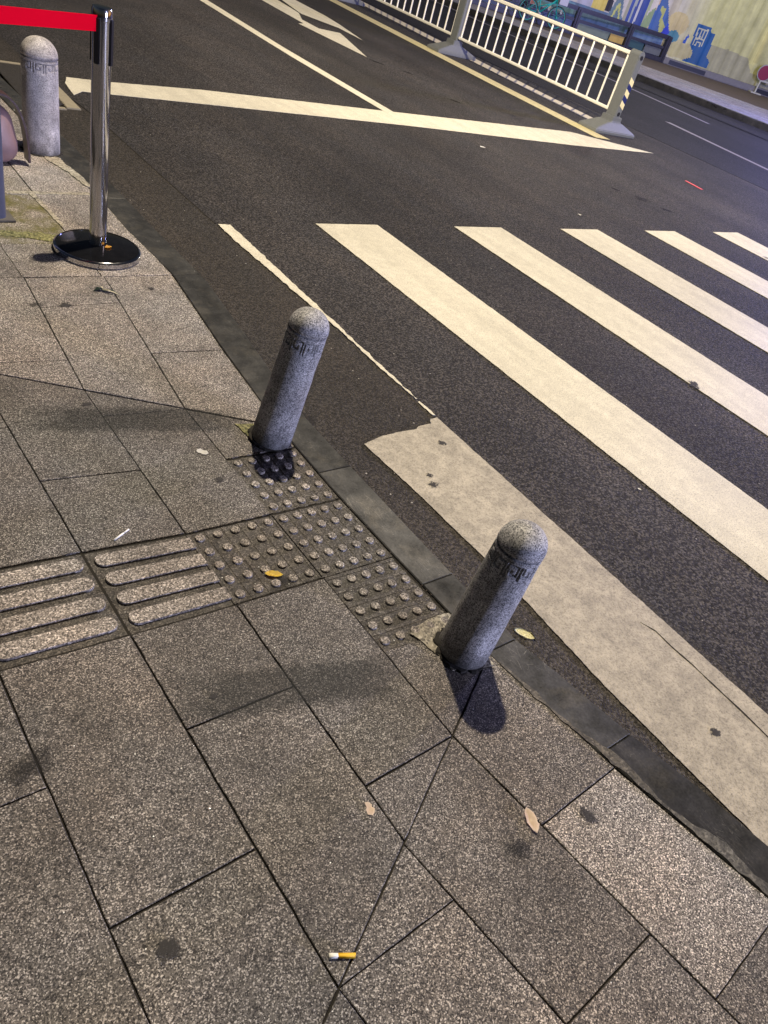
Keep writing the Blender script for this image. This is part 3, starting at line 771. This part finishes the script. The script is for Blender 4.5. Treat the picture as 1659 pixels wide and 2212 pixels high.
# ------------------------------------------------------------------ far side of the road
def kx(y): return 18.2-.13*(y-9)
FARP = granite('far_pavement_stone', (.20, .19, .21), (.33, .315, .335), (.46, .44, .46), spark=False, use_attr=False, grain=30)
SOIL = simple('brown_ground', (.10, .075, .06), .9, var=.35, scale=6)
kb = Prisms()
ysb = [y for y in range(-14, 46, 2)]
for a, b in zip(ysb, ysb[1:]):
    kb.add([(kx(a), a+.004), (kx(a)+.16, a+.004), (kx(b)+.16, b-.004), (kx(b), b-.004)], -.3, .098, .015, 1.0)
tag(kb.build('far_kerb', SLATE), kind='structure')
tag(sheet('far_pavement', [(kx(-14)+.155, -14), (44, -14), (44, 44), (kx(44)+.155, 44)], .09, SOIL, thick=.2), kind='structure')
tag(sheet('far_pavement_band', [(kx(-14)+.165, -14), (26.5, -14), (24.6, 7), (22.6, 11), (21.1, 14.5), (19.3, 19), (16, 30), (kx(30)+.165, 30)], .096, FARP, thick=.003), kind='structure')

# mural wall
WA = Vector((20.6, 21.3, .09)); WD = (Vector((29, 14.1, .09))-WA).normalized(); WN = Vector((-WD.y, WD.x, 0))
if WN.x > 0: WN = -WN                 # towards the road
def W(s, z, off=0.0): return WA+WD*s+WN*off+Vector((0, 0, z-.09))
S0, S1, ds = -6.0, 16.0, .035
Z0, Z1 = .05, 4.6
ns, nz = int((S1-S0)/ds), int((Z1-Z0)/ds)
sg = S0+ds*np.arange(ns+1); zg_ = Z0+ds*np.arange(nz+1)
SC, ZC = np.meshgrid((sg[:-1]+sg[1:])/2, (zg_[:-1]+zg_[1:])/2, indexing='ij')
def inside(poly):
    r = np.zeros(SC.shape, bool); n_ = len(poly)
    for i in range(n_):
        (xa, ya), (xb, yb) = poly[i], poly[(i+1) % n_]
        if ya == yb: continue
        c_ = ((ya > ZC) != (yb > ZC)) & (SC < (xb-xa)*(ZC-ya)/(yb-ya)+xa); r ^= c_
    return r
def ell(cx, cz, rx, rz_): return ((SC-cx)/rx)**2+((ZC-cz)/rz_)**2 < 1
colr = np.zeros(SC.shape+(3,)); colr[:] = (.50, .48, .25)
def put(m_, c_): colr[m_] = c_
put(SC < 6.0, (.52, .49, .46)); 
blend = np.clip((SC-5.9)/1.6, 0, 1); 
base = np.array((.52, .49, .46))*(1-blend[..., None])+np.array((.50, .49, .21))*blend[..., None]; colr[:] = base
rngw = np.random.default_rng(5)
for k in range(26):                                            # painted vertical brush bands
    s_ = rngw.uniform(5.5, 16); w_ = rngw.uniform(.06, .35); m_ = (SC > s_) & (SC < s_+w_) & (ZC > rngw.uniform(.3, 1.2))
    colr[m_] *= np.array((1, .98, .90))*rngw.uniform(.86, 1.12)
put(inside([(7.75, .30), (7.9, 1.02), (8.6, 1.05), (9.4, .98), (9.7, .62), (11.2, .5), (16, .55), (16, .2), (7.75, .2)]), (.34, .33, .19))
BLUE, DBL, NVY, TEAL, YEL = (.02, .08, .38), (.02, .05, .28), (.025, .03, .16), (.06, .20, .26), (.62, .50, .12)
put(ell(6.52, 1.30, .38, .34), (.50, .42, .20)); put(ell(6.9, .62, .34, .27), (.46, .41, .21)); put(ell(7.22, .60, .30, .25), (.44, .40, .20)); put(ell(6.75, .55, .26, .22), (.46, .42, .20)); put(ell(6.54, .92, .21, .17), TEAL)
put(inside([(6.93, .82), (7.02, 1.10), (7.08, 1.08), (7.06, .84)]), BLUE)
put(inside([(7.22, .85), (7.20, 1.50), (7.71, 1.48), (7.75, 1.34), (7.93, 1.34), (7.97, .66), (8.15, .53), (8.15, .33), (7.15, .33), (7.45, .5), (7.42, .67)]), (.01, .085, .25))
GLY = (.50, .50, .36)
for poly in ([(7.30, .86), (7.27, 1.36), (7.31, 1.36), (7.34, .86)], [(7.62, .90), (7.60, 1.38), (7.64, 1.38), (7.66, .90)], [(7.27, 1.34), (7.27, 1.38), (7.64, 1.40), (7.64, 1.36)],
             [(7.42, 1.10), (7.41, 1.34), (7.45, 1.34), (7.46, 1.10)], [(7.51, 1.10), (7.50, 1.34), (7.54, 1.34), (7.55, 1.10)], [(7.30, 1.04), (7.30, 1.09), (7.64, 1.11), (7.65, 1.06)],
             [(7.38, .84), (7.40, .97), (7.50, 1.01), (7.58, .97), (7.60, .84), (7.56, .84), (7.54, .94), (7.49, .965), (7.44, .94), (7.42, .84)]):
    put(inside(poly), GLY)
# painted arches and stripes of the left half
put((SC < 6.25) & (ZC < .95), (.10, .17, .28))
put(SC < 2.6, (.30, .34, .38))
put(inside([(-6, .7), (-6, 1.5), (-2, 1.9), (0, 1.2), (1.2, 1.6), (2.5, .98), (2.9, .9), (2.9, .6)]), (.13, .26, .34))
put(inside([(2.9, .95), (2.9, 3.0), (3.42, 3.0), (3.45, .95)]), (.42, .42, .52)); put(inside([(3.42, .95), (3.40, 3.2), (3.82, 3.2), (3.9, .95)]), YEL); put(inside([(3.84, 3.2), (3.9, 1.0), (4.12, 1.0), (3.98, 3.2)]), (.015, .014, .02))
put(inside([(4.06, .9), (4.20, 1.42), (4.42, 1.50), (4.58, .9)]), (.13, .20, .26)); put(inside([(4.20, .9), (4.27, 1.25), (4.36, 1.38), (4.41, 1.2), (4.50, .9), (4.44, .9), (4.33, 1.22), (4.26, .9)]), (.50, .52, .16))
put(inside([(4.58, .85), (4.66, 1.6), (4.74, 3), (5.5, 3), (5.42, 1.71), (5.28, .85)]), (.035, .07, .30))
for a_, b_, c_ in ((4.60, 4.70, (.34, .34, .26)), (4.80, 4.89, (.33, .36, .34)), (4.98, 5.04, (.60, .60, .64)), (5.30, 5.38, (.34, .38, .22))):
    put(inside([(a_, .85), (a_+.05, 3), (b_+.05, 3), (b_, .85)]), c_)
put(inside([(5.28, .85), (5.42, 1.35), (5.60, 1.55), (5.62, .86)]), (.22, .30, .16)); put(inside([(5.56, .86), (5.66, 2.4), (5.70, 2.4), (5.62, .86)]), (.48, .33, .20))
put(inside([(5.60, .86), (5.60, 1.44), (5.68, 1.85), (5.84, 1.90), (5.97, 1.68), (6.20, 1.25), (6.36, .98), (6.30, .86)]), (.05, .12, .33)); put(inside([(5.77, 1.63), (5.92, 1.58), (5.92, 1.32), (6.13, 1.08), (6.09, .87), (5.98, .87), (5.88, 1.17), (5.86, 1.42), (5.76, 1.50)]), (.42, .44, .14))
put(inside([(6.08, .88), (6.20, 1.20), (6.36, .95), (6.3, .86)]), (.01, .03, .42))
for k in range(14): put(inside([(-6+.9*k*.62, .1), (-6+.9*k*.62+.25, .1), (-6+.9*k*.62+.3, .66), (-6+.9*k*.62+.05, .66)]), tuple(rngw.uniform(.05, .5, 3)*np.array((1, .9, .6))))
jj, ii = np.meshgrid(np.arange(nz+1), np.arange(ns+1))
rib = .012*np.sign(np.sin(2*np.pi*sg/.42))*np.minimum(1, np.abs(np.sin(2*np.pi*sg/.42))*2.2)
V = np.empty((ns+1, nz+1, 3))
for i in range(ns+1):
    p = WA+WD*sg[i]+WN*rib[i]; V[i, :, 0] = p.x; V[i, :, 1] = p.y
V[:, :, 2] = zg_[None, :]
idx = np.arange((ns+1)*(nz+1)).reshape(ns+1, nz+1)
F = np.stack([idx[:-1, :-1], idx[1:, :-1], idx[1:, 1:], idx[:-1, 1:]], -1).reshape(-1, 4)
me = bpy.data.meshes.new('sheet_wall'); me.vertices.add(V.shape[0]*V.shape[1]); me.vertices.foreach_set('co', V.reshape(-1))
me.loops.add(F.size); me.loops.foreach_set('vertex_index', F.reshape(-1).astype(np.int32)); me.polygons.add(len(F)); me.polygons.foreach_set('loop_start', (np.arange(len(F))*4).astype(np.int32))
me.update(calc_edges=True); me.validate()
at_ = me.attributes.new('paint', 'FLOAT_COLOR', 'FACE'); at_.data.foreach_set('color', np.concatenate([colr.reshape(-1, 3), np.ones((len(F), 1))], 1).reshape(-1).astype(np.float32))
mm = Mat('mural_paint'); cc = mm.attr('paint', 'Color'); cc = mm.mix(1.0, cc, mm.ramp(mm.noise(3, 5, .65), [(.3, .82), (.7, 1.12)]), 'MULTIPLY'); cc = mm.mix(1.0, cc, mm.ramp(mm.noise(5, 3, .6, vec=mm.map((1, 1, .08))), [(.35, .88), (.65, 1.08)]), 'MULTIPLY'); mm.color(cc); mm.rough(.6); me.materials.append(mm.m)
wall = bpy.data.objects.new('mural_wall', me); C.objects.link(wall)
tag(wall, 'painted sheet metal hoarding with blue arches, beige bushes and a blue building on yellow green', 'wall')
bm = bmesh.new()
wrot = Matrix.Translation(W(5, 0.09, -.12)) @ Matrix.Rotation(math.atan2(WD.y, WD.x), 4, 'Z')
box(bm, 0, 0, 2.2, 21.9, .16, 4.5, 0, wrot); bm_obj('wall_core', bm, simple('wall_back', (.2, .2, .2), .8), wall)
# plinth in front of the hoarding, grey with black lengths
PL = simple('plinth_grey', (.17, .165, .17), .7, var=.3, scale=8); PB = simple('plinth_black', (.008, .009, .016), .5, var=.3)
pl = empty('wall_plinth', W(10, .09, .14), 'low grey concrete plinth with black lengths along the foot of the painted hoarding', 'plinth', None, math.atan2(WD.y, WD.x))
bm = bmesh.new(); box(bm, 2.0, 0, .10, 11.0, .24, .20, .02); bm_obj('plinth_body', bm, PL, pl)
bm = bmesh.new(); sgn = 1 if (Matrix.Rotation(math.atan2(WD.y, WD.x), 3, 'Z') @ Vector((0, 1, 0))).dot(WN) > 0 else -1
for a_, b_ in ((-3.3, -1.9), (.08, .85), (2.6, 4.0)):
    bm = bmesh.new(); box(bm, (a_+b_)/2, sgn*.122, .095, b_-a_, .012, .13, .004); bm_obj('black_band', bm, PB, pl)
# round red sign on a small stand
sn = empty('round_reflector', W(10.03, .09, .42), 'round dark red reflector disc on a short pale stand in front of hoarding', 'reflector', None, math.atan2(WD.y, WD.x))
bm = bmesh.new(); g = bmesh.ops.create_cone(bm, cap_ends=True, segments=40, radius1=.225, radius2=.225, depth=.03)['verts']
for v in g: v.co = Matrix.Translation((0, sgn*.02, .66)) @ Matrix.Rotation(math.pi/2, 4, 'X') @ v.co
bm_obj('disc', bm, simple('red_reflector', (.22, .02, .05), .35, var=.4, scale=60), sn)
bm = bmesh.new(); g = bmesh.ops.create_cone(bm, cap_ends=True, segments=40, radius1=.255, radius2=.255, depth=.03)['verts']
for v in g: v.co = Matrix.Translation((0, 0, .66)) @ Matrix.Rotation(math.pi/2, 4, 'X') @ v.co
bm_obj('disc_rim', bm, simple('grey_rim', (.30, .30, .28), .5), sn)
bm = bmesh.new(); tube(bm, (0, 0, 0), (0, 0, .45), .03, 12); box(bm, .18, 0, .42, .40, .08, .05, .01); box(bm, 0, 0, .02, .4, .3, .04, .01); bm_obj('stand', bm, simple('pale_stand', (.45, .45, .38), .6), sn)

# dark steel barrier in front of the hoarding
B0 = Vector((20.3, 19.6, .09)); BD = (Vector((25.3, 17.0, .09))-B0).normalized(); br = math.atan2(BD.y, BD.x)
br_o = empty('steel_barrier', B0, 'dark steel two rail barrier with bracket posts in front of painted hoarding', 'barrier', None, br)
ST = simple('dark_steel', (.045, .045, .06), .42, metal=.3, var=.35, scale=12); STP = simple('lower_panel', (.055, .075, .15), .5, var=.5, scale=4)
bsg = 1 if (Matrix.Rotation(br, 3, 'Z') @ Vector((0, 1, 0))).dot(WN) > 0 else -1
bm = bmesh.new(); box(bm, 1.75, 0, .765, 7.9, .10, .10, .015); box(bm, 1.75, bsg*.03, .70, 7.9, .05, .03, .005)
bm_obj('top_rail', bm, ST, br_o)
bm = bmesh.new(); box(bm, 1.75, 0, .43, 7.9, .09, .09, .012); bm_obj('middle_rail', bm, ST, br_o)
bm = bmesh.new(); box(bm, 1.75, 0, .07, 7.9, .22, .14, .02); bm_obj('bottom_beam', bm, ST, br_o)
for s in (-2.0, .2, 2.1, 4.15, 5.66):
    bm = bmesh.new(); box(bm, 0, bsg*.02, .40, .17, .20, .80, .015); box(bm, 0, bsg*.13, .40, .04, .06, .72, .01)
    p = bm_obj('bracket_post', bm, ST, br_o); p.location.x = s
for z in (.70, .42, .16):
    bm = bmesh.new(); tube(bm, (5.66+.09, 0, z), (5.66+.105, 0, z), .045, 20); bm_obj('bolt', bm, HOLE, br_o)
for a_, b_, c_ in ((-2, .1, (.05, .07, .14)), (.3, 2.0, (.07, .10, .22)), (2.2, 3.45, (.16, .20, .16)), (3.50, 4.04, (.50, .34, .08)), (4.26, 4.85, (.03, .08, .09)), (4.9, 5.56, (.12, .13, .13))):
    bm = bmesh.new(); box(bm, (a_+b_)/2, -bsg*.03, .26, b_-a_, .03, .22, .004)
    bm_obj('infill_panel', bm, simple('infill_paint', c_, .6, var=.3, scale=5), br_o)
for s in (1.0, 1.45):
    bm = bmesh.new(); box(bm, s, bsg*.09, .53, .07, .03, .16, .006); bm_obj('reflector_plate', bm, simple('pale_plate', (.55, .50, .38), .4), br_o)

# teal bicycle behind the railing
TEALP = simple('teal_frame_paint', (.01, .34, .30), .35, var=.15); TYRE = simple('tyre_rubber', (.03, .05, .05), .7); RIM = simple('teal_rim', (.03, .36, .33), .4); SEATM = simple('saddle_vinyl', (.02, .02, .02), .5); BASK = simple('basket_wire', (.42, .42, .46), .4)
bk = empty('bicycle', (20.55, 18.75, .096), 'teal shared bicycle parked on the far pavement behind the railing', 'bicycle', None, math.atan2(-.50, .86))
def wheel(x):
    bm = bmesh.new(); 
    def torus(bm, R_, r_, n1=40, n2=10):
        rings = []
        for i in range(n1):
            a = 2*math.pi*i/n1; rings.append([bm.verts.new(((R_+r_*math.cos(2*math.pi*j/n2))*math.cos(a), r_*math.sin(2*math.pi*j/n2), (R_+r_*math.cos(2*math.pi*j/n2))*math.sin(a))) for j in range(n2)])
        for i in range(n1):
            for j in range(n2): bm.faces.new((rings[i][j], rings[(i+1) % n1][j], rings[(i+1) % n1][(j+1) % n2], rings[i][(j+1) % n2]))
    torus(bm, .31, .022); t_ = bm_obj('wheel', bm, TYRE, bk, True); t_.location = (x, 0, .332)
    bm = bmesh.new(); torus(bm, .284, .012); 
    for k in range(12):
        a = 2*math.pi*k/12; tube(bm, (0, 0, 0), (.28*math.cos(a), 0, .28*math.sin(a)), .004, 6)
    tube(bm, (0, -.05, 0), (0, .05, 0), .03, 14)
    bm_obj('rim', bm, RIM, t_, True); return t_
wheel(.52); wheel(-.50)
bm = bmesh.new()
for a_, b_, r in (((.36, 0, .86), (.50, 0, .34), .02), ((.36, 0, .80), (-.10, 0, .34), .026), ((.36, 0, .72), (-.16, 0, .50), .02), ((-.10, 0, .30), (-.22, 0, .82), .02), ((-.10, 0, .32), (-.50, 0, .332), .014), ((-.20, 0, .66), (-.50, 0, .34), .012)): tube(bm, a_, b_, r, 12)
bm_obj('frame', bm, TEALP, bk, True)
bm = bmesh.new(); tube(bm, (.34, 0, .86), (.32, 0, 1.02), .014, 10); tube(bm, (.30, -.28, 1.03), (.30, .28, 1.03), .014, 10); bm_obj('handlebar', bm, SEATM, bk, True)
bm = bmesh.new(); box(bm, -.23, 0, .88, .26, .15, .06, .02); bm_obj('saddle', bm, SEATM, bk)
bm = bmesh.new(); tube(bm, (-.10, -.07, .30), (-.10, .07, .30), .05, 20); tube(bm, (-.10, .07, .30), (.02, .09, .18), .01, 8); tube(bm, (-.10, -.07, .30), (-.22, -.09, .42), .01, 8); bm_obj('crank', bm, BASK, bk, True)
bm = bmesh.new()
for (cx, cy, cz, sx, sy, sz) in ((.56, 0, .72, .28, .30, .015), (.56, .15, .82, .28, .012, .20), (.56, -.15, .82, .28, .012, .20), (.70, 0, .82, .012, .30, .20), (.42, 0, .82, .012, .30, .20)): box(bm, cx, cy, cz, sx, sy, sz)
bm_obj('basket', bm, BASK, bk)
vs, fs = [], []
for k in range(15):
    a = R(15+10*k)
    for rr, yy in ((.345, -.03), (.345, .03), (.352, .03), (.352, -.03)): vs.append((-.50+rr*math.cos(a), yy, .332+rr*math.sin(a)))
for k in range(14):
    for q in range(4): fs.append((k*4+q, k*4+(q+1) % 4, k*4+4+(q+1) % 4, k*4+4+q))
mesh_obj('mudguard', vs, fs, TEALP, bk)

# ------------------------------------------------------------------ litter and spots
LEAFY = simple('yellow_leaf', (.98, .66, .10), .55, var=.2, scale=80); LEAFC = simple('cream_leaf', (.98, .90, .56), .55, var=.10, scale=80); LEAFP = simple('pinkish_leaf', (.95, .72, .56), .55, var=.22, scale=70)
leafo = [(-.5, 0), (-.42, .10), (-.25, .19), (-.05, .22), (.12, .20), (.20, .23), (.36, .12), (.5, .0), (.38, -.12), (.22, -.17), (.08, -.24), (-.12, -.20), (-.30, -.17), (-.44, -.07)]
GL = 'fallen leaves on the ground'
flake('leaf', leafo, (-.437, -.243, 0), -.5, LEAFY, 'small yellow leaf lying between the studs of a dotted tile', 'leaf', .5, scale=.055, group=GL, z=.0005)
flake('leaf', leafo, (.207, -.731, 0), -1.0, LEAFC, 'cream leaf lying on the gutter right of the nearest bollard', 'leaf', .35, scale=.078, z=RZ+.003, group=GL)
flake('leaf', leafo, (-.268, -1.197, 0), -1.93, LEAFP, 'pale pinkish leaf on the paving joint, nearest to the brighter slab', 'leaf', .4, scale=.066, z=.0005, group=GL)
flake('leaf', [(-.5, -.12), (-.42, .22), (-.1, .30), (.1, .22), (.42, .34), (.5, .05), (.3, -.18), (.12, -.16), (.0, -.34), (-.3, -.28)], (-.605, -.981, 0), 1.1, LEAFP, 'small ragged peach leaf scrap on paving left of the diagonal joint', 'leaf', .2, scale=.034, z=.0005, group=GL)
PAPER = simple('white_paper', (.85, .84, .80), .7, var=.06, scale=200)
flake('paper_scrap', [(-.5, .1), (-.3, .32), (.0, .25), (.25, .34), (.5, .12), (.42, -.15), (.1, -.3), (-.05, -.2), (-.2, -.34), (-.45, -.18)], (-.374, .364, 0), -.9, PAPER, 'small white paper scrap on slab left of the middle bollard', 'paper', .2, scale=.042, z=.0005)
# cigarette end
cg = empty('cigarette_end', (-.812, -1.215, .0045), 'yellow filtered cigarette end lying on the joint at the bottom', 'cigarette end', None, math.atan2(.024, -.040))
bm = bmesh.new(); tube(bm, (-.002, 0, 0), (.032, 0, 0), .0047, 20); bmesh.ops.bevel(bm, geom=[e for e in bm.edges if len(e.link_faces) == 2 and abs(e.calc_face_angle(0)) > 1.2], offset=.0006, segments=2, affect='EDGES')
bm_obj('filter', bm, simple('filter_paper', (1.0, .56, .03), .6, var=.12, scale=400), cg, True)
bm = bmesh.new(); tube(bm, (.032, 0, 0), (.050, .001, 0), .0043, 16, .0052)
bmesh.ops.subdivide_edges(bm, edges=bm.edges[:], cuts=3)
for v in bm.verts: v.co += Vector((0, 1, 1))*.0012*noise.noise(v.co*400)
bm_obj('paper_end', bm, simple('cigarette_paper', (.98, .95, .78), .8, var=.2, scale=500), cg, True)
stw = empty('white_stick', (-.773, .063, .003), 'thin white cigarette stub on the slab above the barred tile', 'cigarette end', None, math.atan2(.028, .053))
bm = bmesh.new(); tube(bm, (-.030, 0, 0), (.008, 0, 0), .0028, 14); bm_obj('filter', bm, PAPER, stw, True)
bm = bmesh.new(); tube(bm, (.0085, 0, 0), (.031, 0, 0), .0025, 14); bm_obj('paper_end', bm, PAPER, stw, True)
# crumpled dark wrapper
dbm = empty('crumpled_wrapper', (-.262, 1.545, .002), 'crumpled dark green and cream wrapper on the slab below the queue post', 'wrapper', None, math.atan2(-.075, .085))
bm = bmesh.new()
def strip(bm, pts, w, th=.0012):
    prev = None
    for i, p in enumerate(pts):
        p = Vector(p); d = (Vector(pts[min(i+1, len(pts)-1)])-Vector(pts[max(i-1, 0)])).normalized(); n_ = Vector((-d.y, d.x, 0))*w*(1-.8*abs(i/(len(pts)-1)-.5)*2)
        cur = [bm.verts.new(p-n_), bm.verts.new(p+n_), bm.verts.new(p+n_+Vector((0, 0, th))), bm.verts.new(p-n_+Vector((0, 0, th)))]
        if prev:
            for a in range(4): bm.faces.new((prev[a], prev[(a+1) % 4], cur[(a+1) % 4], cur[a]))
        else: bm.faces.new(cur[::-1])
        prev = cur
    bm.faces.new(prev)
strip(bm, [(-.052, .010, .001), (-.03, .004, .008), (-.005, .002, .003), (.02, .010, .010), (.055, .004, .002)], .010)
strip(bm, [(-.045, -.022, .001), (-.030, -.005, .010), (-.02, .012, .003)], .012)
bm_obj('dark_fold', bm, simple('dark_wrapper', (.02, .035, .028), .4, var=.5), dbm)
bm = bmesh.new(); strip(bm, [(-.015, -.006, .008), (.012, -.007, .013), (.035, -.004, .010), (.062, -.002, .003)], .005); strip(bm, [(-.03, .0, .012), (-.022, .006, .015), (-.012, -.004, .012)], .006)
bm_obj('pale_fold', bm, simple('pale_wrapper', (.48, .44, .30), .5, var=.3), dbm)
# flattened red strip on the road
bm = bmesh.new(); box(bm, 0, 0, 0, .30, .042, .004, .001)
rs = bm_obj('red_strip', bm, simple('faded_red_plastic', (.72, .10, .13), .5, var=.2)); rs.location = (8.14, 3.89, RZ+.004); rs.rotation_euler.z = math.atan2(-.298, -.056); tag(rs, 'flat faded red plastic strip lying on the asphalt beyond the crossing', 'litter')
def stain_mat(name, col, top=.85, lo=.45, hi=1.0, amt=1.2):
    m = Mat(name)
    ln_ = m.node('ShaderNodeVectorMath', operation='LENGTH'); m.l.new(m.co, ln_.inputs[0])
    oi = m.node('ShaderNodeObjectInfo'); off = m.node('ShaderNodeVectorMath', operation='ADD'); m.l.new(m.co, off.inputs[0]); m.l.new(oi.outputs['Location'], off.inputs[1])
    n1 = m.noise(2.1, 5, .7, vec=off.outputs[0]); r = m.math('ADD', ln_.outputs['Value'], m.math('MULTIPLY', m.math('SUBTRACT', n1, .5), amt))
    mr_ = m.node('ShaderNodeMapRange'); mr_.interpolation_type = 'SMOOTHSTEP'; m.l.new(r, mr_.inputs[0])
    mr_.inputs[1].default_value = lo; mr_.inputs[2].default_value = hi; mr_.inputs[3].default_value = top; mr_.inputs[4].default_value = 0
    ed = m.math('LESS_THAN', ln_.outputs['Value'], .98)
    m.l.new(m.math('MULTIPLY', mr_.outputs[0], ed), m.b.inputs['Alpha'])
    m.color(col); m.rough(.8); return m.m
GUMS = stain_mat('gum_stain', (.030, .028, .028), .85, .38, .66, 1.9)
OILS = stain_mat('oil_stain', (.006, .0055, .0055), .60, .05, .95, 2.0)
def soft(name, x, y, rx, ry, rot, z, mat):
    bm = bmesh.new(); bmesh.ops.create_circle(bm, cap_ends=True, segments=40, radius=1)
    o = bm_obj(name, bm, mat); o.location = (x, y, z); o.scale = (rx, ry, 1); o.rotation_euler.z = rot
    if o.data.polygons[0].normal.z < 0: o.data.flip_normals()
    return o
def spot(x, y, r, z, label, ecc=1.0, rot=0, irr=.28, mat=None):
    tag(soft('gum_spot', x, y, r*1.25*ecc, r*1.25, rot, z, mat or GUMS), label, 'gum spot', 'dark trodden gum spots on the paving and stripes')
for x, y, rx, ry, ro in ((6.16, 6.50, .16, .07, -1.1), (6.06, 8.15, .20, .07, -1.1), (6.17, 3.28, .14, .06, -.9), (6.1, 3.24, .10, .05, -.9), (5.98, 3.51, .09, .05, -.9), (6.22, 2.97, .10, .06, -.9), (6.36, 7.8, .12, .06, -1), (6.39, 1.79, .09, .05, -.9), (.145, .50, .07, .06, 0)):
    tag(soft('oil_stain', x, y, rx, ry, ro, RZ+.0052, OILS), kind='structure')
for x, y, rx, ry, ro in ((-1.213, -.55, .09, .05, .3), (-.348, -1.232, .05, .035, -.4), (-.58, 1.46, .05, .03, 0), (-.43, -.27, .06, .03, .2)):
    tag(soft('dirt_stain', x, y, rx, ry, ro, .0021, OILS), kind='structure')
def dark_band_mat():  # translucent dark film, densest in the middle, fading to ragged edges
    m = Mat('soft_dark_band')
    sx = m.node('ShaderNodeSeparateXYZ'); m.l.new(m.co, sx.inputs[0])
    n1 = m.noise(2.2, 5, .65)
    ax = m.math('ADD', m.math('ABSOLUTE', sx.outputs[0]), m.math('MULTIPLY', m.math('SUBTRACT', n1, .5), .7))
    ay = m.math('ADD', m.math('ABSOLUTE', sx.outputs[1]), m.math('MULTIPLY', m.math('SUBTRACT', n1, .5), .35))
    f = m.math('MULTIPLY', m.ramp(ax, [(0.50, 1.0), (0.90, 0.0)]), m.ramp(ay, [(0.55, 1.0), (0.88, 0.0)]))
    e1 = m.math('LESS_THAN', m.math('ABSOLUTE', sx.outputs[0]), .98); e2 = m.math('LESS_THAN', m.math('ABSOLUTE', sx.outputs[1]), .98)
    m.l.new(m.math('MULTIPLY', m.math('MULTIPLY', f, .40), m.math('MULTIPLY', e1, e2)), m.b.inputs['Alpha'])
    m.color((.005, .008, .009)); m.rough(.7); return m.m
DARK_BAND = dark_band_mat()
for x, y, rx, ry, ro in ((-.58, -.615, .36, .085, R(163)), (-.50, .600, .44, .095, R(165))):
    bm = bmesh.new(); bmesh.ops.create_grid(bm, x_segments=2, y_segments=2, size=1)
    o = bm_obj('dark_band', bm, DARK_BAND); o.location = (x, y, .0019); o.scale = (rx, ry, 1); o.rotation_euler.z = ro
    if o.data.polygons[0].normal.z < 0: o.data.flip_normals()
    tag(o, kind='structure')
zz = .0026; zr = RZ+.0078
spot(-.469, 1.443, .026, zz, 'dark gum spot on the slab left of the crumpled wrapper', 1.4)
spot(-.050, 1.56, .017, zz, 'small dark gum spot right of the crumpled wrapper near the kerb', 1.2)
spot(-.636, .729, .017, zz, 'dark gum spot just below the long diagonal joint at the left', 1.5)
spot(-.385, .209, .017, zz, 'faint dark gum spot on the slab beside the upper dotted tile', 1.2)
spot(-1.108, -1.024, .030, zz, 'large round black gum spot at the bottom left of the paving', 1.1)
spot(-.119, -1.262, .021, zz, 'black gum spot on the pale slab by the kerb', 1.7, 1.9, .5)
spot(.636, .201, .024, zr, 'ring shaped gum spot on the worn stripe near its torn end', 1.0)
spot(.432, .038, .016, zr, 'smaller upper dark gum spot of the close pair on the worn stripe', 1.2)
spot(.408, -.014, .021, zr, 'larger lower dark gum spot of the close pair on the worn stripe', 1.4)
spot(.508, -1.28, .021, zr, 'dark purple gum spot on the worn stripe at the right edge', 1.2)
spot(2.661, .235, .045, RZ+.006, 'smudged dark spot on the second clean crossing stripe', 1.5, .6, .6)
spot(-.786, -.553, .012, zz, 'tiny dark gum spot on the slab near the left barred tile', 1.1)
# fine grit along the gutter, the joints and the paving
gv, gf = [], []
rg_ = random.Random(11)
def bit(x, y, z, r):
    b = len(gv); a0 = rg_.uniform(0, 6.28)
    for k in range(4): gv.append((x+r*math.cos(a0+1.57*k)*rg_.uniform(.6, 1.3), y+r*math.sin(a0+1.57*k)*rg_.uniform(.6, 1.3), z))
    gv.append((x, y, z+r*rg_.uniform(.5, 1.0)))
    for k in range(4): gf.append((b+k, b+(k+1) % 4, b+4))
for i in range(1500):
    y = rg_.uniform(-2, 5); x = at(OUT, y)+abs(rg_.gauss(0, .10)); bit(x, y, RZ+.001, rg_.uniform(.0008, .0028))
for i in range(700):
    y = rg_.uniform(-2, 4.5); x = at(INN, y)-abs(rg_.gauss(0, .012))+.003; bit(x, y, .0005, rg_.uniform(.0008, .0020))
for i in range(900):
    bit(rg_.uniform(-1.3, .0), rg_.uniform(-1.4, 2.2), .0005, rg_.uniform(.0006, .0016))
for i in range(1200):
    bit(rg_.uniform(.3, 6), rg_.uniform(-2, 6), RZ+.001, rg_.uniform(.001, .004))
grit = mesh_obj('grit', gv, gf, simple('grit_stone', (.16, .13, .10), .9, var=.7, scale=9)); tag(grit, kind='stuff')
for i, (x, y) in enumerate([(4.876, 4.539), (4.49, 2.753), (1.351, -.343)]):
    flake('pebble_scrap', [(-.5, 0), (-.2, .4), (.4, .3), (.5, -.2), (0, -.4)], (x, y, 0), i, PAPER, ['tiny white paper bit on the asphalt below the stop line', 'tiny pale paper bit on the asphalt above the crossing stripes', 'tiny white scrap on asphalt beside the widest clean stripe'][i], 'scrap', .2, scale=[.07, .05, .022][i], z=RZ+.003)
